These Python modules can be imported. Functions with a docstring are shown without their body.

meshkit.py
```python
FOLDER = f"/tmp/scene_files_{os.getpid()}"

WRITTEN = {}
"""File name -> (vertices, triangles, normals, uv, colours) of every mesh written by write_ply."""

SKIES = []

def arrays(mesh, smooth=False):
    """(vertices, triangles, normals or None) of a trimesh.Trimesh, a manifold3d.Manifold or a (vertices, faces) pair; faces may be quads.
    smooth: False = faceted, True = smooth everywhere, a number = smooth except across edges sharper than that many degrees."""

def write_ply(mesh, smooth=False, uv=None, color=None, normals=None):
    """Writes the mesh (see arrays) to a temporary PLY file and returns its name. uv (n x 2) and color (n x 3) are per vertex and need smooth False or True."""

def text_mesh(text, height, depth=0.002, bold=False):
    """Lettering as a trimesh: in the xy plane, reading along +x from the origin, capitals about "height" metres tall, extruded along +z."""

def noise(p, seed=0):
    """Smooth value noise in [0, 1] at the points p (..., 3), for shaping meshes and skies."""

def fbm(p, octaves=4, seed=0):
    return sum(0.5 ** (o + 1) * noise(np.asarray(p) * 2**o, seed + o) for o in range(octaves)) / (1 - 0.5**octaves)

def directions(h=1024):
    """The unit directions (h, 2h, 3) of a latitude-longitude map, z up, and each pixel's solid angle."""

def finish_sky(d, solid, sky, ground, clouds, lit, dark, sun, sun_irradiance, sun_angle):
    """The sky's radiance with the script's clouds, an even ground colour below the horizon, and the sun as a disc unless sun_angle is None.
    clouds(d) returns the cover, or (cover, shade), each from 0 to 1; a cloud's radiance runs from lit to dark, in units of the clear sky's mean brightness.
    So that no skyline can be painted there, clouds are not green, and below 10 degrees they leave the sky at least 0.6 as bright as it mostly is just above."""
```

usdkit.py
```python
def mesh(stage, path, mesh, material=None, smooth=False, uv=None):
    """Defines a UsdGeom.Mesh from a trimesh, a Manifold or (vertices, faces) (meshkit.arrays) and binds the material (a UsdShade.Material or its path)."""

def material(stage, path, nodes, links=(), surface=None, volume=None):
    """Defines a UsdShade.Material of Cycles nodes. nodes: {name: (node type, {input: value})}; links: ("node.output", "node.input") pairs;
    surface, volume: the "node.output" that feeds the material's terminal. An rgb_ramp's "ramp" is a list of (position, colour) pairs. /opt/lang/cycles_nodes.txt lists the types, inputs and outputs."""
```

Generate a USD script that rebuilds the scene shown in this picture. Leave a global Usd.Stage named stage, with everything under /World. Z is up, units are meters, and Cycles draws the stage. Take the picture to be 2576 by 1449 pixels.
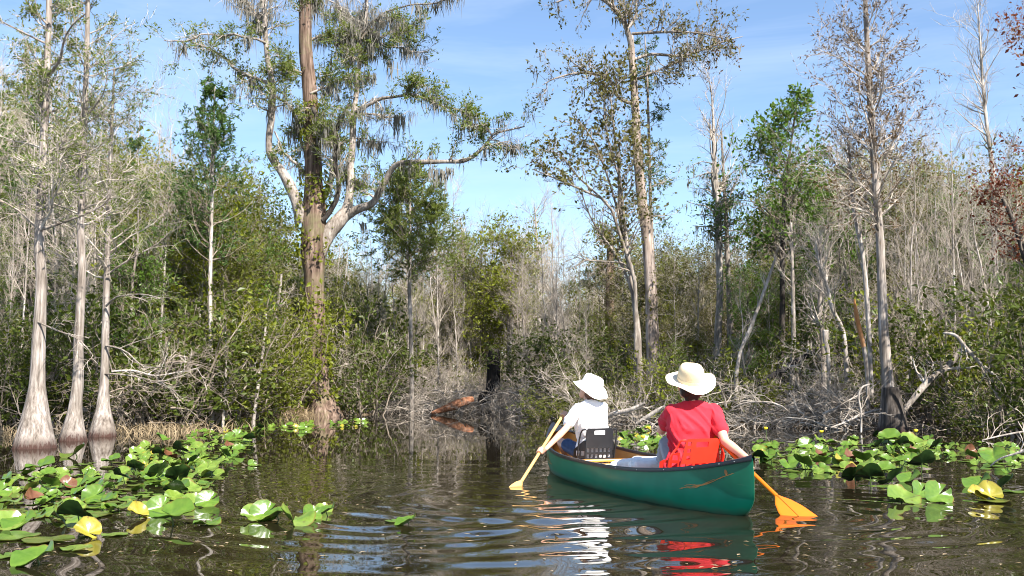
import math
import numpy as np, trimesh, usdkit, meshkit, manifold3d as m3
from scipy.interpolate import PchipInterpolator
from shapely.geometry import Polygon, box as sbox
from pxr import Usd, UsdGeom, UsdLux, UsdShade, Gf, Sdf, Vt

stage = Usd.Stage.CreateInMemory()
UsdGeom.SetStageUpAxis(stage, 'Z')
UsdGeom.SetStageMetersPerUnit(stage, 1.0)
stage.DefinePrim('/World', 'Xform')
stage.SetDefaultPrim(stage.GetPrimAtPath('/World'))
PI = math.pi

# ---------------------------------------------------------------- camera, sky, sun, exposure
PITCH = math.radians(5.5)
EYE = np.array([0.0, 0.0, 0.9])
cam = UsdGeom.Camera.Define(stage, '/World/camera')
cam.CreateHorizontalApertureAttr(36.0)
cam.CreateVerticalApertureAttr(20.25)
cam.CreateFocalLengthAttr(35.0)
cam.CreateClippingRangeAttr(Gf.Vec2f(0.05, 5000))
cam.CreateExposureAttr(EXPOSURE := 1.56)
cam.AddTranslateOp().Set(Gf.Vec3d(*EYE))
cam.AddRotateXOp().Set(90 + math.degrees(PITCH))

SUN_EL, SUN_AZ = math.radians(45), math.radians(180 - 35)     # azimuth of the sun: atan2(x, y); behind the camera, to the right
sun_dir = np.array([math.sin(SUN_AZ) * math.cos(SUN_EL), math.cos(SUN_AZ) * math.cos(SUN_EL), math.sin(SUN_EL)])
sky_m = usdkit.material(stage, '/World/Looks/sky_air', {
    'sky': ('sky_texture', {'sky_type': 'single_scattering', 'sun_disc': False, 'sun_elevation': SUN_EL, 'sun_rotation': SUN_AZ, 'air_density': 1.0, 'aerosol_density': 0.55, 'ozone_density': 3.2}),
    'tc': ('texture_coordinate', {}),
    'sep': ('separate_xyz', {}),
    'map': ('mapping', {'scale': (1.6, 1.6, 9.0), 'rotation': (0.12, 0.16, 0.4)}),
    'n': ('noise_texture', {'scale': 1.4, 'detail': 7.0, 'roughness': 0.62, 'distortion': 0.5}),
    'r': ('rgb_ramp', {'ramp': [(0.45, (0, 0, 0)), (0.82, (0.20, 0.20, 0.20))]}),
    'cl': ('mix', {'mix_type': 'mix', 'color2': (6.6, 7.0, 7.4)}),
    'bg': ('background_shader', {'strength': 0.080})},
    [('tc.generated', 'map.vector'), ('map.vector', 'n.vector'), ('n.fac', 'r.fac'), ('r.color', 'cl.fac'), ('sky.color', 'cl.color1'), ('cl.color', 'bg.color')], surface='bg.background')
dome = UsdLux.DomeLight.Define(stage, '/World/sky')
UsdShade.MaterialBindingAPI.Apply(dome.GetPrim()).Bind(sky_m)
dome.GetPrim().SetCustomDataByKey('kind', 'structure')
sun = UsdLux.DistantLight.Define(stage, '/World/sun')
sun.CreateNormalizeAttr(True)
sun.CreateIntensityAttr(1.25)
sun.CreateAngleAttr(0.53)
sun.CreateColorAttr(Gf.Vec3f(1.0, 0.95, 0.87))
sun.AddRotateXYZOp().Set(Gf.Vec3f(90 - math.degrees(SUN_EL), 0, 180 - math.degrees(SUN_AZ)))

# ---------------------------------------------------------------- from the photograph to the place
F2 = 35.0 / 36.0 * 2576
cp, sp = math.cos(PITCH), math.sin(PITCH)


def at(u, v, y):
    """The point at distance y (metres ahead) seen at (u, v) of the photograph, 2576 pixels wide."""
    t = (724.5 - v) / F2
    d = np.array([(u - 1288) / F2, cp - sp * t, sp + cp * t])
    return EYE + d * (y / d[1])


def on_water(u, v, z=0.0):
    t = (724.5 - v) / F2
    d = np.array([(u - 1288) / F2, cp - sp * t, sp + cp * t])
    return EYE + d * ((z - EYE[2]) / d[2])


def path(uv, y, dy=None):
    """Pixel polyline at depth y; dy = depth offsets spread along it."""
    dy = np.zeros(len(uv)) if dy is None else np.interp(np.linspace(0, 1, len(uv)), np.linspace(0, 1, len(dy)), dy)
    return np.array([at(u, v, y + e) for (u, v), e in zip(uv, dy)])


# ---------------------------------------------------------------- prims
used = {}


def numbered(parent, name):
    k = f'{parent}/{name}'
    n = used.get(k, 0)
    used[k] = n + 1
    return k if n == 0 else f'{k}_{n:03d}'


def tag(prim, label=None, cat=None, group=None, kind=None):
    for k, v in (('label', label), ('category', cat), ('group', group), ('kind', kind)):
        if v:
            prim.SetCustomDataByKey(k, v)


def thing(name, label, cat, loc=(0, 0, 0), rotz=0.0, scale=None, group=None, kind=None, root='/World'):
    x = UsdGeom.Xform.Define(stage, numbered(root, name))
    x.AddTranslateOp().Set(Gf.Vec3d(*map(float, loc)))
    if rotz:
        x.AddRotateZOp().Set(math.degrees(rotz))
    if scale is not None:
        x.AddScaleOp().Set(Gf.Vec3f(*(np.broadcast_to(scale, 3).astype(float).tolist())))
    tag(x.GetPrim(), label, cat, group, kind)
    ORIGIN[str(x.GetPath())] = np.array(loc, float)
    return str(x.GetPath())


ORIGIN = {}


def part(name, mesh, mat, parent='/World', smooth=False, label=None, local=False, cat=None, kind=None, group=None):
    """A mesh given in world coordinates (unless local) under its thing, which is only translated."""
    v, f = (np.asarray(mesh[0]), np.asarray(mesh[1])) if isinstance(mesh, (tuple, list)) else (None, None)
    if v is None:
        if hasattr(mesh, 'to_mesh'):
            mm = mesh.to_mesh()
            v, f = np.array(mm.vert_properties[:, :3]), np.array(mm.tri_verts)
        else:
            v, f = np.array(mesh.vertices), np.array(mesh.faces)
    p = parent
    if not local:
        while p and p not in ORIGIN:
            p = p.rpartition('/')[0]
        if p:
            v = v - ORIGIN[p]
    m = usdkit.mesh(stage, numbered(parent, name), (v, f), M[mat], smooth=smooth)
    tag(m.GetPrim(), label, cat, group, kind)
    return str(m.GetPath())


stage.CreateClassPrim('/World/Kinds')


def copy_of(kind_path, name, label, cat, loc, rotz=0.0, scale=None, group=None):
    p = thing(name, label, cat, loc, rotz, scale, group)
    prim = stage.GetPrimAtPath(p)
    prim.GetReferences().AddInternalReference(kind_path)
    prim.SetInstanceable(True)
    return p


def kind_of(name):
    """An abstract prototype: parts are put under it in local coordinates, copies refer to it."""
    k = numbered('/World/Kinds', name)
    UsdGeom.Xform.Define(stage, k)
    ORIGIN[k] = np.zeros(3)
    return k


# ---------------------------------------------------------------- materials
M = {}


def mat(name, nodes, links, surface='p.BSDF'):
    M[name] = usdkit.material(stage, f'/World/Looks/{name}', nodes, links, surface=surface)


def plain(name, color, rough=0.5, var=0.12, scale=14.0, bump=0.0, bscale=60.0, **kw):
    c = np.array(color, float)
    nodes = {'g': ('texture_coordinate', {}), 'n': ('noise_texture', {'scale': scale, 'detail': 4.0}),
             'r': ('rgb_ramp', {'ramp': [(0.25, c * (1 - var)), (0.75, np.minimum(c * (1 + var), 0.95))]}),
             'p': ('principled_bsdf', {'roughness': rough, **kw})}
    links = [('g.object', 'n.vector'), ('n.fac', 'r.fac'), ('r.color', 'p.base_color')]
    if bump:
        nodes |= {'bn': ('noise_texture', {'scale': bscale, 'detail': 3.0}), 'b': ('bump', {'strength': bump, 'distance': 0.01})}
        links += [('g.object', 'bn.vector'), ('bn.fac', 'b.height'), ('b.normal', 'p.normal')]
    mat(name, nodes, links)


def bark(name, dark, mid, light, stretch=(22, 22, 2.2), patch=0.0, stain=None, rough=0.9, bump=0.6, moss=None):
    """Vertical furrows, lichen patches and, at the water, a dark wet band with an uneven edge."""
    nodes = {'g': ('geometry', {}), 'm': ('mapping', {'scale': stretch}), 'n': ('noise_texture', {'scale': 1.0, 'detail': 5.0, 'roughness': 0.65}),
             'r': ('rgb_ramp', {'ramp': [(0.30, dark), (0.5, mid), (0.72, light)]}),
             'm2': ('mapping', {'scale': (5, 5, 2.0)}), 'n2': ('noise_texture', {'scale': 1.0, 'detail': 4.0}),
             'r2': ('rgb_ramp', {'ramp': [(0.40, (0.60, 0.58, 0.55)), (0.62, (1.0, 1.0, 1.0))]}),
             'x': ('mix', {'mix_type': 'multiply', 'fac': 1.0}),
             'b': ('bump', {'strength': bump, 'distance': 0.02}), 'p': ('principled_bsdf', {'roughness': rough, 'specular_ior_level': 0.2})}
    links = [('g.position', 'm.vector'), ('m.vector', 'n.vector'), ('n.fac', 'r.fac'), ('g.position', 'm2.vector'), ('m2.vector', 'n2.vector'), ('n2.fac', 'r2.fac'),
             ('r.color', 'x.color1'), ('r2.color', 'x.color2'), ('n.fac', 'b.height'), ('b.normal', 'p.normal')]
    out = 'x.color'
    if moss:
        nodes |= {'n3': ('noise_texture', {'scale': 1.7, 'detail': 5.0, 'roughness': 0.7}), 'r3': ('rgb_ramp', {'ramp': [(0.50, (0, 0, 0)), (0.66, (0.5, 0.5, 0.5))]}), 'x3': ('mix', {'color2': moss})}
        links += [('g.position', 'n3.vector'), ('n3.fac', 'r3.fac'), ('r3.color', 'x3.fac'), (out, 'x3.color1')]
        out = 'x3.color'
    if stain:
        nodes |= {'s': ('separate_xyz', {}), 'w': ('math', {'math_type': 'multiply_add', 'value2': 0.22}), 'mr': ('map_range', {'from_min': 0.10, 'from_max': 0.22, 'to_min': 1.0, 'to_max': 0.0, 'clamp': True}), 'x4': ('mix', {'color2': stain}),
                  'neg': ('math', {'math_type': 'multiply', 'value2': -0.0}), 'sub': ('math', {'math_type': 'subtract'}), 'h': ('math', {'math_type': 'multiply', 'value2': 0.46}), 'h2': ('math', {'math_type': 'multiply', 'value2': 0.14}), 'hh': ('math', {'math_type': 'add'})}
        links += [('g.position', 's.vector'), ('n.fac', 'h.value1'), ('s.z', 'sub.value1'), ('hh.value', 'sub.value2'), ('n2.fac', 'h2.value1'), ('h.value', 'hh.value1'), ('h2.value', 'hh.value2'), ('sub.value', 'mr.value'), ('mr.result', 'x4.fac'), (out, 'x4.color1')]
        del nodes['w'], nodes['neg']
        nodes['mr'] = ('map_range', {'from_min': -0.27, 'from_max': -0.15, 'to_min': 0.92, 'to_max': 0.0, 'clamp': True})
        out = 'x4.color'
    links.append((out, 'p.base_color'))
    mat(name, nodes, links)


def leaf(name, cols, trans=0.38, rough=0.45, spec=0.22, bright=1.6):
    """cols: colours picked leaf by leaf; part of the light comes through the blade."""
    n = len(cols)
    ramp = [((i + 0.5) / n, c) for i, c in enumerate(cols)]
    tr = [(p, tuple(np.minimum(np.array(c) * np.array([bright * 1.1, bright, bright * 0.6]), 0.8))) for p, c in ramp]
    mat(name, {'g': ('geometry', {}), 'r': ('rgb_ramp', {'ramp': ramp}), 't': ('rgb_ramp', {'ramp': tr}), 'p': ('principled_bsdf', {'roughness': rough, 'specular_ior_level': spec}),
               'l': ('translucent_bsdf', {}), 'mx': ('mix_closure', {'fac': trans})},
        [('g.random_per_island', 'r.fac'), ('g.random_per_island', 't.fac'), ('r.color', 'p.base_color'), ('t.color', 'l.color'), ('p.BSDF', 'mx.closure1'), ('l.BSDF', 'mx.closure2')], surface='mx.closure')


bark('bark_cypress', (0.10, 0.08, 0.068), (0.28, 0.24, 0.21), (0.50, 0.45, 0.41), stretch=(34, 34, 1.6), stain=(0.035, 0.012, 0.008), bump=0.8)
bark('bark_pale', (0.18, 0.155, 0.13), (0.37, 0.33, 0.295), (0.56, 0.51, 0.465), stretch=(26, 26, 5))
bark('bark_limb', (0.17, 0.14, 0.12), (0.33, 0.285, 0.25), (0.50, 0.45, 0.41), stretch=(22, 22, 8), bump=0.9)
bark('wood_rot', (0.10, 0.04, 0.025), (0.27, 0.115, 0.06), (0.42, 0.25, 0.16), stretch=(16, 16, 16))
bark('bark_gray', (0.12, 0.10, 0.085), (0.25, 0.215, 0.185), (0.42, 0.37, 0.33), stretch=(24, 24, 4))
bark('bark_brown', (0.10, 0.066, 0.048), (0.24, 0.165, 0.125), (0.40, 0.30, 0.24), stretch=(14, 14, 1.1), bump=1.0)
bark('bark_mossy', (0.045, 0.028, 0.02), (0.165, 0.112, 0.085), (0.32, 0.24, 0.195), stretch=(17, 17, 0.9), moss=(0.15, 0.15, 0.07), bump=1.0)
bark('bark_pink', (0.15, 0.115, 0.095), (0.34, 0.275, 0.235), (0.54, 0.465, 0.42), stretch=(18, 18, 1.0), bump=1.0)
bark('bark_dark', (0.02, 0.017, 0.015), (0.06, 0.05, 0.043), (0.16, 0.14, 0.125), stretch=(18, 18, 2), stain=(0.02, 0.008, 0.006))
bark('bark_burnt', (0.008, 0.007, 0.007), (0.022, 0.02, 0.02), (0.07, 0.06, 0.055), stretch=(16, 16, 1.4), bump=1.0)
bark('wood_bare', (0.26, 0.10, 0.035), (0.46, 0.22, 0.09), (0.60, 0.38, 0.22), stretch=(20, 20, 2.5))
bark('twig_gray', (0.28, 0.235, 0.19), (0.42, 0.365, 0.31), (0.58, 0.52, 0.455), stretch=(9, 9, 9), bump=0.0)
bark('twig_brown', (0.14, 0.11, 0.085), (0.26, 0.215, 0.17), (0.40, 0.34, 0.28), stretch=(9, 9, 9), bump=0.0)
leaf('leaf_needle', [(0.11, 0.145, 0.03), (0.16, 0.205, 0.035), (0.21, 0.25, 0.045), (0.12, 0.155, 0.045), (0.18, 0.19, 0.07)], trans=0.4, rough=0.6)
leaf('leaf_conifer', [(0.05, 0.10, 0.02), (0.08, 0.14, 0.025), (0.11, 0.17, 0.03), (0.045, 0.085, 0.02)], trans=0.3, rough=0.55)
leaf('leaf_olive', [(0.09, 0.105, 0.013), (0.14, 0.15, 0.016), (0.18, 0.18, 0.02), (0.10, 0.125, 0.014), (0.24, 0.20, 0.022), (0.07, 0.09, 0.012)])
leaf('leaf_yellowgreen', [(0.14, 0.165, 0.014), (0.20, 0.215, 0.016), (0.26, 0.245, 0.02), (0.11, 0.145, 0.013), (0.16, 0.19, 0.015)])
leaf('leaf_dark', [(0.06, 0.082, 0.012), (0.085, 0.11, 0.014), (0.125, 0.14, 0.018), (0.07, 0.09, 0.012), (0.17, 0.16, 0.022)], trans=0.3, rough=0.4)
leaf('leaf_green', [(0.065, 0.12, 0.015), (0.10, 0.16, 0.018), (0.14, 0.19, 0.022), (0.05, 0.09, 0.013)], trans=0.3, rough=0.35)
leaf('leaf_russet', [(0.10, 0.06, 0.025), (0.14, 0.085, 0.03), (0.075, 0.07, 0.022), (0.10, 0.10, 0.03), (0.16, 0.09, 0.04)], trans=0.3, rough=0.55)
leaf('leaf_brownolive', [(0.085, 0.08, 0.02), (0.12, 0.105, 0.025), (0.08, 0.09, 0.018), (0.15, 0.11, 0.03), (0.10, 0.11, 0.02)], trans=0.25, rough=0.5)
leaf('leaf_red', [(0.13, 0.035, 0.018), (0.17, 0.05, 0.025), (0.09, 0.035, 0.02), (0.12, 0.06, 0.03)], trans=0.3, rough=0.5)
leaf('moss_gray', [(0.20, 0.19, 0.165), (0.27, 0.255, 0.225), (0.33, 0.31, 0.275), (0.16, 0.155, 0.135)], trans=0.3, rough=0.9, spec=0.1, bright=1.0)
leaf('grass_dry', [(0.34, 0.26, 0.16), (0.44, 0.35, 0.23), (0.26, 0.19, 0.11), (0.36, 0.30, 0.19)], trans=0.3, rough=0.7, bright=1.0)
leaf('grass_green', [(0.08, 0.10, 0.02), (0.12, 0.13, 0.03), (0.16, 0.15, 0.05)], trans=0.3, rough=0.6)

# ---------------------------------------------------------------- mesh helpers
def unit(a):
    a = np.asarray(a, float)
    return a / np.maximum(np.linalg.norm(a, axis=-1, keepdims=True), 1e-12)


def join(ms):
    vs, fs, n = [], [], 0
    for v, f in ms:
        vs.append(v)
        fs.append(f + n)
        n += len(v)
    return np.vstack(vs), np.vstack(fs)


def geom(m):
    if isinstance(m, (tuple, list)):
        return np.asarray(m[0], float), np.asarray(m[1], int)
    if hasattr(m, 'to_mesh'):
        q = m.to_mesh()
        return np.array(q.vert_properties[:, :3]), np.array(q.tri_verts)
    return np.array(m.vertices), np.array(m.faces)


def tubes(P, R, sides=3, cap=False):
    """P (m, n, 3) polylines, R (m, n) radii: one mesh."""
    P, R = np.asarray(P, float), np.asarray(R, float)
    if P.ndim == 2:
        P, R = P[None], np.broadcast_to(R, (1, len(P)))
    m, n = P.shape[:2]
    T = unit(np.gradient(P, axis=1))
    D = unit(P[:, -1] - P[:, 0])
    ref = np.where(np.abs(D[:, 2:]) < 0.85, [[0, 0, 1.0]], [[1.0, 0, 0]])[:, None]
    A = unit(np.cross(T, ref))
    B = np.cross(T, A)
    ang = np.arange(sides) * 2 * PI / sides
    V = P[:, :, None] + R[:, :, None, None] * (np.cos(ang)[None, None, :, None] * A[:, :, None] + np.sin(ang)[None, None, :, None] * B[:, :, None])
    i, j = np.meshgrid(np.arange(n - 1), np.arange(sides), indexing='ij')
    q = np.stack([i * sides + j, i * sides + (j + 1) % sides, (i + 1) * sides + (j + 1) % sides, (i + 1) * sides + j], -1).reshape(-1, 4)
    f = np.vstack([q[:, [0, 2, 1]], q[:, [0, 3, 2]]])
    F = (f[None] + (np.arange(m) * n * sides)[:, None, None]).reshape(-1, 3)
    V = V.reshape(-1, 3)
    if cap:
        fan = np.array([[0, k, k + 1] for k in range(1, sides - 1)])
        F = np.vstack([F] + [np.vstack([fan + a * n * sides, fan[:, ::-1] + (a * n + n - 1) * sides]) for a in range(m)])
    return V, F


def smooth_path(pts, rad, n):
    pts, rad = np.asarray(pts, float), np.asarray(rad, float)
    s = np.r_[0, np.cumsum(np.linalg.norm(np.diff(pts, axis=0), axis=1))]
    rs = np.interp(s, np.linspace(0, s[-1], len(rad)), rad) if len(rad) != len(pts) else rad
    t = np.linspace(0, s[-1], n)
    return np.stack([PchipInterpolator(s, pts[:, k])(t) for k in range(3)], 1), PchipInterpolator(s, rs)(t)


def trunk(pts, rad, n=40, sides=14, rough=0.07, flute=0.0, fh=0.8, lobes=7, seed=0, knots=0.0):
    """A bole: rough bark outline, and at the foot buttresses that flare out and fade with height."""
    P, R = smooth_path(pts, rad, n)
    T = unit(np.gradient(P, axis=0))
    A = unit(np.cross(T, [0, 1.0, 0]))
    B = np.cross(T, A)
    ang = np.arange(sides) * 2 * PI / sides
    s = np.r_[0, np.cumsum(np.linalg.norm(np.diff(P, axis=0), axis=1))]
    q = np.stack([np.cos(ang)[None] * 1.6 + 0 * s[:, None], np.sin(ang)[None] * 1.6 + 0 * s[:, None], s[:, None] * 1.3 + 0 * ang[None]], -1)
    k = 1 + rough * 2 * (meshkit.fbm(q * 1.5 + seed * 7.3, 3, seed) - 0.5)
    k = k + flute * np.exp(-s / fh)[:, None] * (np.abs(np.cos(0.5 * lobes * ang + seed))[None] - 0.55 + 0.25 * np.cos(3 * ang + seed * 2)[None])
    V = P[:, None] + (R[:, None] * k)[..., None] * (np.cos(ang)[None, :, None] * A[:, None] + np.sin(ang)[None, :, None] * B[:, None])
    i, j = np.meshgrid(np.arange(n - 1), np.arange(sides), indexing='ij')
    f4 = np.stack([i * sides + j, i * sides + (j + 1) % sides, (i + 1) * sides + (j + 1) % sides, (i + 1) * sides + j], -1).reshape(-1, 4)
    fan = np.array([[0, a, a + 1] for a in range(1, sides - 1)]) + (n - 1) * sides
    F = np.vstack([f4[:, [0, 1, 2]], f4[:, [0, 2, 3]], fan])
    return V.reshape(-1, 3), F, P, R


def spawn(rng, P, R, k, t=(0.2, 1.0), ang=(50, 70), length=(0.3, 0.6), rf=0.55, up=0.0, wob=0.15, n=5, prof=None, rmin=0.002, base=None, taper=0.25, flat=0.0):
    """k children on each polyline: (P', R'). length: fraction of the parent's length, or metres when base is given."""
    m, N = P.shape[:2]
    tt = rng.uniform(*t, (m, k))
    x = tt * (N - 1)
    i = np.minimum(x.astype(int), N - 2)
    fr = (x - i)[..., None]
    mi = np.arange(m)[:, None]
    pos = P[mi, i] * (1 - fr) + P[mi, i + 1] * fr
    tan = unit(P[mi, i + 1] - P[mi, i])
    r0 = (R[mi, i] * (1 - fr[..., 0]) + R[mi, i + 1] * fr[..., 0]) * rf
    rv = rng.normal(size=(m, k, 3))
    rv[..., 2] *= 1 - flat
    perp = unit(rv - (rv * tan).sum(-1, keepdims=True) * tan)
    a = np.radians(rng.uniform(*ang, (m, k)))[..., None]
    d = np.cos(a) * tan + np.sin(a) * perp
    plen = np.linalg.norm(np.diff(P, axis=1), axis=-1).sum(1)[:, None] if base is None else base
    L = plen * rng.uniform(*length, (m, k))
    if prof is not None:
        L = L * prof(tt)
    d, pos, L, r0 = d.reshape(-1, 3), pos.reshape(-1, 3), L.ravel(), np.maximum(r0.ravel(), rmin)
    out = [pos]
    cur = d
    for s in range(n - 1):
        cur = unit(cur + rng.normal(size=cur.shape) * wob + np.array([0, 0, up]) / (n - 1))
        out.append(out[-1] + cur * (L / (n - 1))[:, None])
    return np.stack(out, 1), np.maximum(r0[:, None] * np.linspace(1, taper, n)[None], rmin * 0.6)


def leaves(rng, C, size, aspect=0.55, up=0.3, fold=0.25, along=None, jit=0.35):
    """A folded four-cornered blade at each point, turned at random (along: its long axis)."""
    C = np.asarray(C)
    m = len(C)
    nrm = unit(rng.normal(size=(m, 3)) + np.array([0.15, -0.25, up * 0.9]))
    ax = rng.normal(size=(m, 3)) if along is None else along + rng.normal(size=(m, 3)) * jit
    ax = unit(ax - (ax * nrm).sum(-1, keepdims=True) * nrm * (1.0 if along is None else 0.5))
    sd = unit(np.cross(nrm, ax))
    L = (size * (0.45 + 1.15 * rng.uniform(0, 1, m) ** 1.5))[:, None]
    w = L * aspect * 0.5
    V = np.stack([C, C + ax * L * 0.5 + sd * w + nrm * w * fold, C + ax * L, C + ax * L * 0.5 - sd * w + nrm * w * fold], 1).reshape(-1, 3)
    b = np.arange(m)[:, None] * 4
    return V, np.vstack([b + [0, 1, 2], b + [0, 2, 3]])


def along(rng, P, k, t=(0.1, 1.0), spread=0.0):
    """k points on each polyline, and the direction there."""
    m, N = P.shape[:2]
    x = rng.uniform(*t, (m, k)) * (N - 1)
    i = np.minimum(x.astype(int), N - 2)
    fr = (x - i)[..., None]
    mi = np.arange(m)[:, None]
    C = P[mi, i] * (1 - fr) + P[mi, i + 1] * fr
    T = unit(P[mi, i + 1] - P[mi, i])
    C = C.reshape(-1, 3)
    return C + rng.normal(size=C.shape) * spread, T.reshape(-1, 3)


def moss_strands(rng, P, k, length=(0.2, 0.7), width=0.035, t=(0.1, 1.0), clump=5):
    """Beards of moss: clumps of thin tapering ribbons hanging from the polylines."""
    C, _ = along(rng, P, k, t)
    C = np.repeat(C, clump, 0) + rng.normal(size=(len(C) * clump, 3)) * [0.08, 0.08, 0.02]
    Lc = np.repeat(rng.uniform(*length, len(C) // clump), clump) * rng.uniform(0.4, 1.1, len(C))
    m = len(C)
    az = rng.uniform(0, PI, m)
    s = np.stack([np.cos(az), np.sin(az), 0 * az], -1)
    sway = rng.normal(size=(m, 3)) * [0.12, 0.12, 0]
    V = []
    for q, wf in ((0, 0.6), (0.35, 1.0), (0.7, 0.6), (1.0, 0.08)):
        c = C + (sway * q * q - np.array([0, 0, q])) * Lc[:, None] + rng.normal(size=(m, 3)) * [0.012, 0.012, 0]
        w = (width * wf * rng.uniform(0.5, 1.2, m))[:, None] * s
        V += [c - w, c + w]
    V = np.stack(V, 1).reshape(-1, 3)
    b = np.arange(m)[:, None] * 8
    return V, np.vstack([np.vstack([b + [i, i + 1, i + 3], b + [i, i + 3, i + 2]]) for i in (0, 2, 4)])


def resample(P, n):
    x = np.linspace(0, P.shape[1] - 1, n)
    i = np.minimum(x.astype(int), P.shape[1] - 2)
    f = (x - i)[None, :, None]
    return P[:, i] * (1 - f) + P[:, i + 1] * f

# ---------------------------------------------------------------- the setting: ground and water
SHX = np.array([-400, -60, -24, -14, -10.0, -7.6, -6.5, -5.8, -5.3, -4.4, -3.8, -3.2, 0.0, 0.6, 1.0, 1.6, 2.6, 4.5, 6.2, 8.8, 12, 20, 60, 400.0])
SHY = np.array([8, 10, 14, 18.5, 19.4, 19.0, 20.6, 23.4, 26.9, 28.6, 29.8, 30.6, 30.8, 29.6, 26.6, 24.2, 22.4, 20.6, 20.7, 20.0, 18.2, 16, 12, 9.0])


def shore(x):
    return np.interp(x, SHX, SHY)


def ground_z(x, y):
    x, y = np.asarray(x, float), np.asarray(y, float)
    w = shore(x) + 0.5 * (meshkit.noise(np.stack([x * 1.1, y * 0 + 3, x * 0], -1)) - 0.5)
    d = y - w
    h = np.where(d < 0, -0.75 + 0.73 * np.exp(d / 0.8), -0.02 + 0.30 * (1 - np.exp(-np.maximum(d, 0) / 1.6)))
    return h + np.clip(d, 0, 1) * 0.22 * (meshkit.fbm(np.stack([x * 0.7, y * 0.7, x * 0], -1), 3) - 0.5)


def spaced(lo, hi, a, b, n_in, n_out):
    u = np.linspace(0, 1, n_out + 1)[1:] ** 2.5
    return np.r_[(a - (a - lo) * u)[::-1], np.linspace(a, b, n_in), b + (hi - b) * u]


def grid(xs, ys, fz):
    X, Y = np.meshgrid(xs, ys)
    V = np.stack([X, Y, fz(X, Y)], -1).reshape(-1, 3)
    nx, ny = len(xs), len(ys)
    i, j = np.meshgrid(np.arange(ny - 1), np.arange(nx - 1), indexing='ij')
    a = (i * nx + j).ravel()
    return V, np.vstack([np.stack([a, a + 1, a + nx + 1], 1), np.stack([a, a + nx + 1, a + nx], 1)])


mat('mud_and_litter', {'g': ('geometry', {}), 'n': ('noise_texture', {'scale': 5.0, 'detail': 8.0, 'roughness': 0.7}), 'r': ('rgb_ramp', {'ramp': [(0.3, (0.022, 0.016, 0.010)), (0.5, (0.07, 0.05, 0.03)), (0.7, (0.15, 0.11, 0.07))]}),
                       'b': ('bump', {'strength': 0.8, 'distance': 0.06}), 'p': ('principled_bsdf', {'roughness': 0.95, 'specular_ior_level': 0.15})},
    [('g.position', 'n.vector'), ('n.fac', 'r.fac'), ('r.color', 'p.base_color'), ('n.fac', 'b.height'), ('b.normal', 'p.normal')])
g_mesh = grid(spaced(-2500, 2500, -16, 18, 150, 22), spaced(-2500, 2500, 8, 46, 150, 22), ground_z)
g_path = part('ground', g_mesh, 'mud_and_litter', smooth=True, local=True, kind='structure', label='dark muddy swamp ground with leaf litter', cat='ground')

# ripples: rings that run out from both paddle blades, the wake of the hull, and a light chop
BLADE_A, BLADE_B = np.array([0.06, 8.96]), np.array([1.96, 6.93])
WX0, WX1, WY0, WY1 = -5.5, 6.5, 1.2, 12.6


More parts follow.
